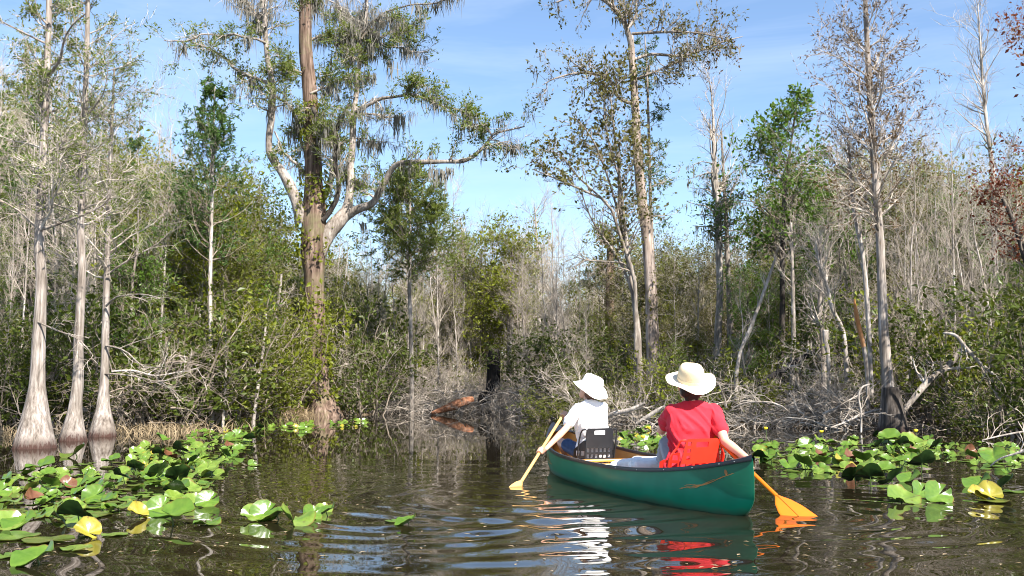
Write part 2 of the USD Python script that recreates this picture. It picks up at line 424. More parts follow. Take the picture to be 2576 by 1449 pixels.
def ripple_z(X, Y):
    z = np.zeros_like(X)

    def ring(c, lam, amp, fall, r0, ph=0.0, side=None):
        r = np.hypot(X - c[0], Y - c[1])
        e = amp * np.exp(-np.maximum(r - r0, 0) / fall) * np.clip(r / 0.25, 0, 1)
        e = e * np.clip(2.6 * meshkit.noise(np.stack([X * 1.1, Y * 1.1, X * 0 + lam * 37], -1)) - 0.55, 0.2, 1.25)
        if side is not None:
            e = e * np.clip(0.5 + 0.9 * ((X - c[0]) * side[0] + (Y - c[1]) * side[1]) / np.maximum(r, 0.05), 0, 1)
        wob = 1.5 * meshkit.fbm(np.stack([X * 0.9, Y * 0.9, X * 0 + lam * 10], -1), 2)
        return e * np.sin(2 * PI * r / lam + ph + 3.4 * wob)

    z += ring(BLADE_A, 0.55, 0.0070, 2.4, 2.0, 0.4, (-0.45, -0.9)) * np.clip((8.2 - Y) / 1.5, 0.15, 1)
    z += ring(BLADE_A, 0.23, 0.0016, 1.2, 0.6, 1.4, (-0.3, -0.9))
    z += ring(BLADE_A, 0.14, 0.0016, 0.35, 0.1)
    z += ring((1.0, 7.2), 0.36, 0.0012, 1.5, 1.2, 2.0, (-0.4, -1.0))
    z += ring((-0.75, 6.95), 0.34, 0.0042, 1.1, 0.9, 0.7, (0.5, -0.85))
    z += ring((0.3, 8.0), 0.27, 0.0034, 1.0, 0.8, 0.2, (-0.5, -0.85))
    z += ring(BLADE_B, 0.30, 0.0050, 1.0, 0.4, 0.0, (0.95, -0.3))
    z += ring(BLADE_B, 0.13, 0.0022, 0.45, 0.1)
    for lam, amp, az, seed in ((0.9, 0.0010, 1.35, 1), (0.37, 0.0003, 1.9, 2), (0.21, 0.00016, 1.1, 3), (0.55, 0.0004, 0.6, 4)):
        q = np.stack([X / (lam * 2.4), Y / (lam * 2.4), X * 0 + seed * 9.1], -1)
        z += amp * 2 * (meshkit.fbm(q, 2, seed)) * np.sin(2 * PI * (X * math.cos(az) + Y * math.sin(az)) / lam + 5 * meshkit.noise(q * 0.7 + 4))
    q = np.stack([X * 4.2, Y * 4.2, X * 0], -1)
    z += 0.0010 * (meshkit.fbm(q, 3, 9) - 0.5)
    edge = np.minimum(np.minimum(X - WX0, WX1 - X) / 1.2, np.minimum((Y - WY0) / 0.6, (WY1 - Y) / 2.5))
    return z * np.clip(edge, 0, 1)


mat('water_dark', {'g': ('geometry', {}), 'm': ('mapping', {'scale': (1.0, 1.0, 1.0)}), 'n': ('noise_texture', {'scale': 3.2, 'detail': 3.0, 'roughness': 0.55}), 'b': ('bump', {'strength': 0.07, 'distance': 0.0075}),
                   'n2': ('noise_texture', {'scale': 0.45, 'detail': 2.0}), 'r2': ('rgb_ramp', {'ramp': [(0.4, (0.25, 0.25, 0.25)), (0.65, (1, 1, 1))]}), 'h': ('math', {'math_type': 'multiply'}),
                   'p': ('principled_bsdf', {'base_color': (0.011, 0.008, 0.004), 'roughness': 0.012, 'ior': 1.333, 'specular_ior_level': 0.5})},
    [('g.position', 'm.vector'), ('m.vector', 'n.vector'), ('g.position', 'n2.vector'), ('n2.fac', 'r2.fac'), ('n.fac', 'h.value1'), ('r2.color', 'h.value2'), ('h.value', 'b.height'), ('b.normal', 'p.normal')])
xs = np.r_[-2500, -600, -150, -60, -25, -12, np.arange(WX0, WX1 + 0.01, 0.036), 12, 25, 60, 150, 600, 2500]
ys = np.r_[-2500, -600, -150, -40, -10, -2, np.arange(WY0, WY1 + 0.01, 0.036), 16, 20, 28, 40, 80, 200, 600, 2500]
w_mesh = grid(xs, ys, ripple_z)
part('water', w_mesh, 'water_dark', smooth=True, local=True, kind='structure', label='dark rippled tannin water reflecting trees and sky', cat='water')

# ---------------------------------------------------------------- trees
def width(px, y):
    return px / F2 * y


def px_tube(uv, wpx, y, n=14, dy=None):
    """A limb drawn through pixels: (points, radii) at depth y; wpx = widths in pixels along it."""
    P = path(uv, y, dy)
    w = np.interp(np.linspace(0, 1, len(uv)), np.linspace(0, 1, len(wpx)), wpx)
    return smooth_path(P, width(w, y) / 2, n)


class Tree:
    """Collects a tree's pieces by part, then writes trunk, limbs and crown."""

    def __init__(self, name, label, cat, base, group=None, at_path=None):
        self.p = at_path or thing(name, label, cat, base, group=group)
        self.local = at_path is not None
        self.d = {}

    def add(self, what, material, *ms):
        self.d.setdefault((what, material), []).extend(ms)

    def done(self):
        first = None
        for (what, m), ms in self.d.items():
            part(what, join(ms), m, self.p, smooth=what in ('trunk', 'limb'), local=self.local, kind=None if what in ('trunk', 'limb') else 'stuff')
        return self.p


def crown_levels(rng, P, R, spec):
    """spec: list of dicts for spawn; returns the levels."""
    out = []
    for s in spec:
        P, R = spawn(rng, P, R, **s)
        out.append((P, R))
    return out


def cypress(rng, T, P, R, k1=46, t=(0.25, 1.0), l1=(0.5, 1.0), reach=2.0, needles='leaf_needle', dens=3, k2=6, k3=5, twig='twig_gray', up=0.35, size=0.06, ang=(55, 85), prof=None):
    """Airy bald cypress crown: thin spreading branches, many twigs, sprays of short needles."""
    prof = prof or (lambda x: np.clip(1.25 - x, 0.25, 1.0))
    L = crown_levels(rng, P[None], R[None], [
        dict(k=k1, t=t, ang=ang, length=l1, base=reach, rf=0.32, up=up, wob=0.16, n=7, prof=prof, rmin=0.006),
        dict(k=k2, t=(0.15, 1.0), ang=(30, 65), length=(0.3, 0.6), rf=0.6, up=0.15, wob=0.16, n=5, rmin=0.0045),
        dict(k=k3, t=(0.15, 1.0), ang=(25, 60), length=(0.3, 0.6), rf=0.7, up=0.0, wob=0.14, n=3, rmin=0.0035)])
    for i, (p, r) in enumerate(L):
        T.add('branches', twig, tubes(p, r, 4 if i == 0 else 3))
    if dens:
        C, D = along(rng, L[2][0], dens)
        T.add('foliage', needles, leaves(rng, C, size, 0.3, up=0.5, along=D, jit=0.8))
        C, D = along(rng, L[1][0], dens * 2, (0.4, 1))
        T.add('foliage', needles, leaves(rng, C, size, 0.3, up=0.5, along=D, jit=0.8))
    return L


def leafy(rng, T, P, R, k1=30, t=(0.3, 1.0), reach=1.2, l1=(0.5, 1.0), k2=6, k3=4, dens=5, size=0.09, leaf_m='leaf_olive', twig='twig_brown', ang=(35, 75), up=0.4, spread=0.05, prof=None, aspect=0.5):
    L = crown_levels(rng, P if P.ndim == 3 else P[None], R if R.ndim == 2 else R[None], [
        dict(k=k1, t=t, ang=ang, length=l1, base=reach, rf=0.4, up=up, wob=0.18, n=6, prof=prof, rmin=0.006),
        dict(k=k2, t=(0.25, 1.0), ang=(30, 65), length=(0.3, 0.65), rf=0.6, up=0.2, wob=0.18, n=4, rmin=0.004),
        dict(k=k3, t=(0.2, 1.0), ang=(25, 60), length=(0.35, 0.65), rf=0.7, up=0.1, wob=0.14, n=3, rmin=0.003)])
    for i, (p, r) in enumerate(L):
        T.add('branches', twig, tubes(p, r, 4 if i == 0 else 3))
    if dens:
        C, D = along(rng, L[2][0], dens, (0.2, 1.1), spread)
        T.add('foliage', leaf_m, leaves(rng, C, size, aspect, up=0.6, along=D, jit=1.2))
    return L


def bare(rng, T, P, R, k1=24, t=(0.45, 1.0), reach=1.1, twig='twig_gray', ang=(25, 55), up=0.5, k2=5, k3=4, l1=(0.4, 1.0), prof=None):
    L = crown_levels(rng, P[None], R[None], [
        dict(k=k1, t=t, ang=ang, length=l1, base=reach, rf=0.45, up=up, wob=0.15, n=6, prof=prof, rmin=0.006),
        dict(k=k2, t=(0.2, 1.0), ang=(25, 55), length=(0.35, 0.65), rf=0.6, up=0.2, wob=0.15, n=4, rmin=0.0045),
        dict(k=k3, t=(0.2, 1.0), ang=(25, 55), length=(0.35, 0.65), rf=0.7, up=0.1, wob=0.12, n=3, rmin=0.0035)])
    for i, (p, r) in enumerate(L):
        T.add('branches', twig, tubes(p, r, 4 if i == 0 else 3))
    return L


def base_of(uv, y):
    b = at(*uv[0], y)
    return np.array([b[0], b[1], 0.0])


# --- the three swollen cypresses standing in the water on the left
LEFT = [
    ('big pale cypress with the widest swollen foot, leftmost of the three standing in the water', 14.2,
     [(86, 1132), (88, 1085), (91, 1030), (94, 960), (98, 850), (104, 720), (99, 600), (108, 420), (115, 250), (121, 100), (125, -80)], [104, 84, 60, 38, 32, 27, 24, 22, 18, 16, 14], 1,
     [([(101, 578), (150, 562), (210, 540), (255, 518), (278, 492), (276, 470)], [9, 6, 4, 2]), ([(108, 425), (116, 395), (150, 375), (185, 358), (190, 330)], [11, 8, 5, 2]), ([(118, 190), (150, 150), (165, 90), (215, 35)], [9, 7, 5, 3]),
      ([(120, 62), (85, 25), (60, -5)], [6, 5, 4]), ([(112, 108), (65, 85), (0, 52), (-40, 30)], [6, 4, 2]), ([(96, 810), (140, 830), (190, 850), (235, 895)], [5, 4, 2])]),
    ('slimmer grey swollen cypress, middle of the three standing in the water', 16.0,
     [(184, 1112), (186, 1070), (190, 1020), (196, 960), (198, 850), (206, 700), (203, 560), (210, 420), (213, 300), (218, 150), (221, -60)], [66, 48, 32, 27, 23, 20, 17, 16, 14, 13, 10], 2,
     [([(206, 500), (200, 470), (198, 430), (203, 400)], [7, 6, 4, 3]), ([(212, 300), (240, 265), (262, 230), (272, 150)], [6, 5, 3, 2]), ([(214, 170), (200, 140), (190, 110)], [5, 4, 3])]),
    ('narrow cypress with a dark shaded foot, rightmost of the three standing in the water', 17.3,
     [(258, 1102), (259, 1060), (260, 1020), (263, 950), (265, 850), (268, 720), (272, 560), (277, 420), (282, 300), (288, 170)], [68, 50, 32, 22, 19, 16, 13, 11, 8, 4], 3,
     [([(267, 770), (300, 745), (350, 740), (410, 755)], [6, 4, 3, 2]), ([(266, 870), (310, 880), (370, 925), (430, 920)], [6, 4, 3, 2]), ([(264, 940), (330, 945), (400, 960), (460, 935)], [5, 4, 3, 2]),
      ([(270, 690), (330, 650), (400, 610), (430, 580)], [5, 4, 3, 2])]),
]
for lab, y, uv, w, sd, limbs in LEFT:
    rng = np.random.default_rng(sd)
    P, R = px_tube(uv, w, y, 40, dy=[0, 0.1, 0.2])
    T = Tree('cypress_tree', lab, 'tree', base_of(uv, y))
    P0 = np.vstack([P[:1] - [0, 0, 0.6], P])
    v, f, P2, R2 = trunk(P0, np.r_[R[0] * 1.15, R], n=90, sides=44, rough=0.06, flute=0.32, fh=0.55, lobes=13 if sd == 1 else 10, seed=sd)
    T.add('trunk', 'bark_cypress', (v, f))
    LP, LR = [], []
    for luv, lw in limbs:
        p, r = px_tube(luv, lw, y, 9, dy=[0, rng.uniform(-0.8, 0.2)])
        LP.append(p), LR.append(r)
    LP, LR = np.array(LP), np.array(LR)
    for p, r in zip(LP, LR):
        part('limb', tubes(p, r, 7), 'bark_gray', T.p, smooth=True)
    cypress(rng, T, P, R, k1=40, t=(0.42, 1.0), reach=1.9 if sd > 1 else 1.3, dens=4, k2=7, k3=5, size=0.05, up=0.55, twig='twig_gray', l1=(0.55, 1.15))
    a = spawn(rng, LP, LR, 7, (0.2, 1), (30, 60), (0.2, 0.45), 0.5, 0.1, 0.18, 5, rmin=0.005)
    b = spawn(rng, *a, 5, (0.2, 1), (30, 60), (0.3, 0.6), 0.6, 0.0, 0.16, 3, rmin=0.0035)
    T.add('branches', 'twig_gray', tubes(*a, 4), tubes(*b, 3))
    hi = LP[:, 0, 2] > 2.2
    if hi.any():
        C, D = along(rng, b[0].reshape(len(LP), -1, 3, 3)[hi].reshape(-1, 3, 3), 10)
        T.add('foliage', 'leaf_needle', leaves(rng, C, 0.05, 0.3, along=D, jit=0.8))
    T.done()
# lower dead branches of the first bank

# --- the great cypress hung with moss
rng = np.random.default_rng(11)
YB = 27.5
T = Tree('cypress_tree', 'huge old cypress with spreading pale limbs hung with grey moss', 'tree', base_of([(815, 1046)], YB))
uv = [(816, 1060), (812, 1030), (804, 985), (798, 900), (794, 800), (790, 700), (789, 620), (790, 540), (789, 440), (786, 350), (778, 220), (768, 100), (768, -60)]
P, R = px_tube(uv, [88, 76, 54, 46, 46, 50, 66, 60, 44, 42, 37, 33, 28], YB, 60)
v, f, P, R = trunk(P, R, n=110, sides=24, rough=0.10, flute=0.28, fh=0.7, lobes=7, seed=4)
low = P[:, 2] < at(790, 480, YB)[2]
T.add('trunk', 'bark_mossy', (v, f))
LIMBS = [  # (pixels, widths, depth offsets, bark)
    ([(762, 560), (745, 505), (715, 440), (688, 402), (678, 375), (690, 300), (691, 225), (679, 150), (669, 70), (662, -30)], [40, 30, 24, 20, 17, 18, 16, 14, 11, 9], [0, -0.9], 'bark_limb'),
    ([(800, 640), (835, 575), (862, 545), (874, 515), (877, 430), (879, 330), (882, 285), (893, 230), (898, 170), (905, 100), (918, 55), (922, -30)], [40, 42, 36, 24, 18, 17, 14, 13, 12, 11, 10, 8], [0, 0.5], 'bark_limb'),
    ([(862, 552), (900, 526), (935, 512), (955, 480), (985, 432), (1004, 417), (1080, 415), (1165, 412), (1195, 392), (1230, 355), (1242, 338), (1270, 330), (1320, 318)], [28, 22, 18, 16, 14, 12, 11, 10, 9, 8, 6, 5, 3], [0.2, -1.2, -1.8], 'bark_gray'),
    ([(812, 555), (838, 522), (852, 490), (848, 420), (846, 340), (862, 290), (878, 262)], [14, 13, 13, 13, 12, 10, 8], [-0.2, -0.6], 'bark_dark'),
    ([(846, 385), (830, 340), (800, 300), (785, 270)], [9, 9, 10, 10], [-0.5, -0.5], 'bark_dark'),
    ([(812, 500), (832, 450), (838, 400), (855, 370), (866, 345)], [18, 16, 12, 10, 8], [0.4, 0.9], 'bark_pale'),
    ([(880, 290), (900, 278), (930, 262), (975, 244), (1020, 240), (1060, 253), (1110, 268), (1150, 276), (1190, 292)], [11, 10, 9, 8, 7, 6, 5, 4, 2], [0.3, -0.9], 'bark_gray'),
    ([(878, 300), (905, 290), (940, 292), (985, 300), (1020, 285)], [8, 7, 5, 4, 2], [0.2, 0.9], 'bark_gray'),
    ([(1020, 240), (1032, 222), (1050, 210), (1070, 215)], [5, 4, 3, 2], [-0.3, -0.6], 'bark_gray'),
    ([(896, 150), (918, 128), (945, 106), (975, 92), (1045, 62)], [8, 7, 6, 5, 3], [0.3, 0.8], 'bark_gray'),
    ([(905, 95), (930, 62), (966, 40), (1008, 26), (1069, 16), (1150, -6)], [7, 6, 5, 4, 4, 3], [0.2, -0.6], 'bark_gray'),
    ([(945, 107), (994, 113), (1034, 128), (1078, 128)], [4, 4, 3, 2], [0.5, 0.0], 'bark_gray'),
    ([(922, 62), (890, 50), (860, 30), (820, -5)], [7, 6, 5, 4], [0.3, 1.0], 'bark_pale'),
    ([(868, 62), (886, 70), (896, 95)], [5, 6, 7], [0.7, 0.4], 'bark_pale'),
    ([(676, 208), (620, 186), (590, 170), (560, 142), (500, 112), (470, 100)], [9, 8, 7, 6, 4, 3], [-0.7, 0.6], 'bark_gray'),
    ([(669, 108), (640, 98), (590, 92), (530, 92), (470, 108), (412, 102)], [7, 6, 5, 4, 4, 2], [-0.8, -1.6], 'bark_gray'),
    ([(668, 70), (640, 50), (618, 15), (600, -20)], [6, 6, 5, 4], [-0.9, -0.3], 'bark_gray'),
    ([(690, 240), (720, 262), (748, 300), (762, 350), (772, 400)], [6, 6, 7, 8, 10], [-0.7, 0.3], 'bark_gray'),
    ([(690, 330), (720, 372), (752, 402), (770, 440)], [4, 6, 8, 10], [-0.6, 0.2], 'bark_pale'),
    ([(770, 120), (800, 88), (830, 85), (850, 105), (880, 135), (895, 150)], [7, 6, 5, 5, 5, 6], [0.0, 0.3], 'bark_gray'),
    ([(775, 195), (740, 172), (715, 165), (690, 170)], [6, 5, 4, 3], [0.0, -0.7], 'bark_gray'),
    ([(780, 235), (815, 222), (850, 205), (893, 200)], [6, 6, 5, 5], [-0.2, 0.2], 'bark_gray'),
    ([(1238, 342), (1215, 322), (1190, 316), (1172, 300)], [5, 4, 3, 2], [-1.7, -1.3], 'bark_gray'),
    ([(1232, 352), (1270, 362), (1305, 372)], [4, 3, 2], [-1.7, -2.0], 'bark_gray'),
    ([(870, 360), (900, 352), (945, 362), (975, 358)], [5, 4, 3, 2], [0.3, 0.8], 'bark_gray'),
    ([(950, 490), (920, 460), (890, 445), (870, 440)], [5, 4, 3, 2], [0.1, 0.6], 'bark_gray'),
    ([(768, 60), (790, 10), (800, -40)], [10, 10, 8], [0.0, 0.2], 'bark_gray')]
twL = []
for luv, lw, dy, bk in LIMBS:
    p, r = px_tube(luv, lw, YB, 22, dy=dy)
    big = max(lw) > 16
    p = p + np.cumsum(rng.normal(size=p.shape) * 0.018, 0) * np.sin(PI * np.linspace(0, 1, len(p)))[:, None]
    v, f, _, _ = trunk(p, r, n=44, sides=12 if big else 8, rough=0.17, seed=len(twL) + 3)
    big = big and max(lw) != 28
    part('limb', (v, f), bk, T.p, smooth=True)
    twL.append((p, r, big, luv))
far = np.array([resample(p[None], 12)[0] for p, r, b, l in twL])
farR = np.array([np.interp(np.linspace(0, 1, 12), np.linspace(0, 1, 22), r) for p, r, b, l in twL])
thin = np.array([not b for p, r, b, l in twL])
a = spawn(rng, far[thin], farR[thin], 18, (0.12, 1), (35, 80), (0.35, 1.0), 0.45, 0.05, 0.22, 6, base=0.80, rmin=0.007, flat=0.6)
b = spawn(rng, *a, 6, (0.2, 1), (30, 60), (0.3, 0.65), 0.6, 0.15, 0.18, 4, rmin=0.005, flat=0.5)
T.add('branches', 'twig_gray', tubes(*a, 4), tubes(*b, 3))
big = np.array([i for i, q in enumerate(twL) if q[2]][:2])
a2 = spawn(rng, far[big], farR[big], 30, (0.45, 1), (40, 85), (0.4, 1.0), 0.3, 0.1, 0.22, 6, base=1.1, rmin=0.007, flat=0.6)
up_ = [i for i, q in enumerate(twL) if not q[2] and np.mean([v for u, v in q[3]]) < 270 and 560 < np.mean([u for u, v in q[3]]) < 960]
a3 = spawn(rng, far[up_], farR[up_], 9, (0.1, 1), (40, 85), (0.4, 1.0), 0.45, 0.05, 0.22, 6, base=1.0, rmin=0.007, flat=0.6)
a = tuple(np.concatenate(z) for z in zip(a, a2, a3))
b2 = spawn(rng, np.concatenate([a2[0], a3[0]]), np.concatenate([a2[1], a3[1]]), 6, (0.2, 1), (30, 60), (0.3, 0.65), 0.6, 0.15, 0.18, 4, rmin=0.005, flat=0.5)
T.add('branches', 'twig_gray', tubes(*a2, 4), tubes(*a3, 4), tubes(*b2, 3))
b = tuple(np.concatenate(z) for z in zip(b, b2))
C, D = along(rng, b[0], 14, (0.2, 1.1), 0.035)
keep = meshkit.noise(C * 0.8 + 31) > 0.36
T.add('foliage', 'leaf_needle', leaves(rng, C[keep] + [0, 0, 0.04], 0.085, 0.36, up=1.2, along=D[keep], jit=0.9))
C, D = along(rng, a[0], 14, (0.2, 1.0), 0.05)
keep = meshkit.noise(C * 0.8 + 31) > 0.38
T.add('foliage', 'leaf_needle', leaves(rng, C[keep] + [0, 0, 0.06], 0.09, 0.38, up=1.2, along=D[keep], jit=0.9))
mk = meshkit.noise(a[0][:, 3] * 0.7 + 5) > 0.44
T.add('spanish_moss', 'moss_gray', moss_strands(rng, a[0][mk], 4, (0.10, 0.65), 0.013, clump=5))
T.add('spanish_moss', 'moss_gray', moss_strands(rng, far[thin], 12, (0.12, 0.55), 0.012, t=(0.3, 1), clump=5))
for u, vv, L, dy in ((977, 152, 0.75, 0.2), (935, 185, 0.5, 0.2), (1110, 428, 0.95, -1.3), (1092, 424, 0.55, -1.3), (1130, 422, 0.45, -1.3), (1012, 290, 1.05, 0.1), (990, 290, 0.7, 0.2), (948, 360, 0.5, 0.7), (912, 560, 0.5, 0.2), (978, 40, 0.5, -0.3), (1052, 15, 0.55, -0.5), (1095, 5, 0.5, -0.5), (1225, 372, 0.4, -1.7), (1290, 365, 0.45, -1.9), (455, 112, 0.6, -1.4), (618, 95, 0.5, -1.2), (640, 190, 0.5, -0.4), (600, 180, 0.45, 0), (655, 60, 0.6, -0.9)):
    c = at(u, vv, YB + dy)
    T.add('spanish_moss', 'moss_gray', moss_strands(rng, np.array([[c - [0.06, 0, 0], c, c + [0.06, 0.05, 0]]]), 3, (L * 0.7, L), 0.028, clump=5))
# vine leaves that climb the bole
C = P[rng.integers(6, 78, 4200)]
rr = np.interp(C[:, 2], P[:, 2], R)
th = rng.uniform(0, 2 * PI, len(C))
zz = rng.normal(size=len(C)) * 0.12
C = C + np.stack([np.cos(th), np.sin(th), 0 * th], -1) * (rr * rng.uniform(0.95, 1.6, len(C)) + 0.05)[:, None] + [0, 0, 1] * zz[:, None]
k = meshkit.noise(C * 1.1 + 3) + 0.18 * (C[:, 2] < 3.2) + 0.15 * ((C[:, 2] > 3) & (C[:, 2] < 6.4)) > 0.56
T.add('vine', 'leaf_yellowgreen', leaves(rng, C[k], 0.10, 0.6))
T.done()

# --- single trees told apart in the photograph
def single(name, label, uv, w, y, seed, bk, style, dy=None, sides=10, n=40, rough=0.07, flute=0.0, extra=None, cat='tree', **kw):
    rng = np.random.default_rng(seed)
    P, R = px_tube(uv, w, y, n, dy)
    P = np.vstack([P[:1] - [0, 0, 0.5], P])
    R = np.r_[R[0], R]
    T = Tree(name, label, cat, base_of(uv, y))
    v, f, P, R = trunk(P, R, n=n + 10, sides=sides, rough=rough, flute=flute, fh=0.6, seed=seed)
    T.add('trunk', bk, (v, f))
    if style:
        L = style(rng, T, P, R, **kw)
    if extra:
        extra(rng, T, P, R)
    return T.done()


def moss_on(k, length=(0.2, 0.6), t=(0.3, 1)):
    def go(rng, T, P, R):
        a = spawn(rng, P[None], R[None], 26, t, (50, 85), (0.5, 1.0), 0.3, 0.0, 0.2, 5, base=1.0, rmin=0.008)
        T.add('branches', 'twig_brown', tubes(*a, 4))
        T.add('spanish_moss', 'moss_gray', moss_strands(rng, a[0], k, length, 0.016, clump=4))
        C, D = along(rng, a[0], 40, (0.2, 1), 0.10)
        T.add('foliage', 'leaf_conifer', leaves(rng, C, 0.085, 0.4, along=D, jit=1))
    return go


single('young_cypress', 'slim young cypress with short tufted dark green branches, left of the moss-hung giant', [(533, 1062), (531, 900), (529, 700), (533, 500), (536, 350), (541, 212)], [13, 11, 10, 9, 7, 3], 21.3, 21, 'bark_pale', cypress,
       k1=60, t=(0.50, 0.98), reach=2.0, needles='leaf_conifer', dens=10, k2=6, k3=3, size=0.07, prof=lambda x: np.clip((1.06 - x) * 1.9, 0.12, 0.8), up=0.7, ang=(45, 75), twig='twig_brown')
single('sapling', 'thin pale sapling rising from the water left of the reeds', [(561, 1062), (567, 980), (568, 900), (566, 820)], [8, 6, 5, 3], 21.0, 22, 'bark_pale', leafy, k1=16, t=(0.4, 1), reach=0.5, k2=4, k3=3, dens=3, size=0.08, leaf_m='leaf_yellowgreen')
single('dead_sapling', 'leaning bare white sapling beside the dry reeds', [(638, 1056), (645, 1000), (655, 930), (664, 860), (670, 790)], [9, 9, 8, 7, 4], 21.8, 23, 'bark_pale', bare, k1=5, reach=0.4, k2=2, k3=2)
single('bare_tree', 'crooked pale bare tree between the leaning sapling and the giant cypress', [(692, 985), (690, 930), (697, 860), (694, 800), (704, 730), (708, 690)], [13, 11, 10, 9, 8, 5], 24.5, 24, 'bark_pale', bare, k1=9, t=(0.4, 1), reach=0.7)
single('conifer', 'rounded green conifer on a thin pale trunk right of the moss-hung giant', [(1036, 1036), (1036, 960), (1034, 850), (1030, 700), (1031, 560), (1033, 430)], [12, 11, 10, 9, 7, 3], 29.6, 25, 'bark_pale', cypress,
       k1=70, t=(0.58, 1.0), reach=2.1, needles='leaf_needle', dens=14, k2=7, k3=4, size=0.085, prof=lambda x: np.clip((1.05 - x) * 3.5, 0.15, 1.0), up=0.35, twig='twig_brown', ang=(50, 80))
single('bare_tree', 'faint leafless tree behind the log with a fan of fine white twigs', [(1172, 900), (1170, 760), (1165, 640), (1160, 560)], [9, 8, 7, 4], 36, 26, 'bark_pale', bare, k1=22, t=(0.5, 1), reach=1.4, prof=lambda x: np.clip(1.3 - x, 0.3, 1))
single('bare_tree', 'tall leafless pole tree behind the burnt stump', [(1357, 900), (1356, 760), (1352, 640), (1345, 520)], [9, 8, 6, 3], 37, 27, 'bark_pale', bare, k1=24, t=(0.45, 1), reach=1.3)
single('broadleaf_tree', 'bright green broadleaf tree behind the burnt stump', [(1282, 905), (1280, 840), (1282, 760), (1285, 690), (1288, 620)], [14, 11, 8, 6, 3], 34.2, 28, 'bark_gray', leafy, k1=46, t=(0.34, 1.0), reach=1.4, dens=5, size=0.10, leaf_m='leaf_yellowgreen', k2=7, k3=4)


def r1_extra(rng, T, P, R):
    for luv, lw, dy in (([(1588, 128), (1578, 75), (1558, 35), (1533, 10), (1500, -8), (1400, 6)], [15, 14, 12, 10, 8, 5], [0, -0.6]), ([(1596, 150), (1650, 136), (1705, 141), (1765, 126), (1815, 106), (1868, 92)], [9, 8, 7, 6, 4, 2], [0, 0.9]),
                        ([(1590, 85), (1640, 82), (1700, 80), (1760, 84), (1830, 100)], [8, 7, 6, 4, 2], [0.1, -0.9]), ([(1598, 262), (1555, 245), (1530, 195), (1475, 183), (1400, 196), (1365, 214)], [10, 9, 7, 6, 4, 2], [0, -1.0]),
                        ([(1596, 200), (1660, 175), (1720, 148), (1745, 132)], [7, 6, 5, 3], [0, -0.4]), ([(1580, 70), (1600, 30), (1600, -20)], [8, 6, 4], [0, 0.3])):
        p, r = px_tube(luv, lw, Y1, 14, dy=dy)
        part('limb', tubes(p, r, 7), 'bark_gray', T.p, smooth=True)
        a = spawn(rng, p[None], r[None], 26, (0.15, 1), (35, 75), (0.4, 1.0), 0.45, 0.3, 0.2, 6, base=0.9, rmin=0.006)
        b = spawn(rng, *a, 6, (0.2, 1), (30, 60), (0.3, 0.6), 0.6, 0.1, 0.18, 4, rmin=0.004)
        T.add('branches', 'twig_brown', tubes(*a, 4), tubes(*b, 3))
        C, D = along(rng, b[0], 5, (0.3, 1.1), 0.03)
        T.add('foliage', 'leaf_russet' if luv[-1][0] > 1840 else 'leaf_brownolive', leaves(rng, C, 0.075, 0.5, along=D, jit=1))
        T.add('spanish_moss', 'moss_gray', moss_strands(rng, a[0], 1, (0.1, 0.35), 0.02, clump=3))
    C = P[rng.integers(14, len(P) - 4, 1500)]
    C = C + rng.normal(size=C.shape) * [0.16, 0.16, 0.1]
    k = meshkit.noise(C * 1.2) > 0.5
    T.add('vine', 'leaf_brownolive', leaves(rng, C[k], 0.09, 0.6))


Y1 = 24.0
single('old_cypress', 'tall straight cypress with a pale pinkish bole and flat broken top, right of the channel', [(1646, 935), (1642, 860), (1638, 740), (1628, 600), (1614, 500), (1604, 380), (1597, 250), (1590, 150), (1586, 90)], [40, 34, 31, 28, 26, 23, 20, 18, 15], Y1, 31, 'bark_pink', None, sides=18, n=60, flute=0.12, extra=r1_extra)


def multi(rng, T, P, R):
    for luv, lw, dy in (([(1600, 900), (1598, 724), (1562, 600), (1528, 510), (1458, 475), (1400, 450), (1338, 425)], [11, 10, 8, 7, 5, 4, 2], [0, -1.0]), ([(1602, 850), (1588, 710), (1562, 560), (1556, 440), (1560, 350)], [11, 9, 8, 6, 3], [0, 0.3]),
                        ([(1596, 760), (1558, 655), (1520, 600), (1493, 560), (1468, 500), (1462, 470)], [8, 7, 5, 4, 3, 2], [0, -0.7]), ([(1560, 560), (1520, 420), (1490, 350), (1440, 290)], [6, 5, 4, 2], [0.2, -0.6]),
                        ([(1556, 440), (1530, 350), (1520, 280), (1525, 210)], [6, 5, 4, 2], [0.2, 0.4]), ([(1600, 700), (1560, 660), (1480, 655), (1440, 640)], [5, 4, 3, 2], [0, -0.8]), ([(1528, 510), (1450, 440), (1400, 385), (1350, 375)], [5, 4, 3, 2], [-0.5, -1.3])):
        p, r = px_tube(luv, lw, 23.3, 14, dy=dy)
        part('limb', tubes(p, r, 7), 'bark_gray', T.p, smooth=True)
        a = spawn(rng, p[None], r[None], 18, (0.35, 1), (30, 65), (0.4, 1.0), 0.5, 0.35, 0.2, 6, base=0.85, rmin=0.006)
        b = spawn(rng, *a, 6, (0.2, 1), (30, 60), (0.3, 0.6), 0.6, 0.1, 0.18, 4, rmin=0.004)
        T.add('branches', 'twig_brown', tubes(*a, 4), tubes(*b, 3))
        top = b[0][b[0][:, 0, 2] > at(1500, 500, 23.3)[2]]
        if len(top):
            C, D = along(rng, top, 5, (0.2, 1.1), 0.04)
            T.add('foliage', 'leaf_brownolive', leaves(rng, C, 0.085, 0.6, along=D, jit=1))


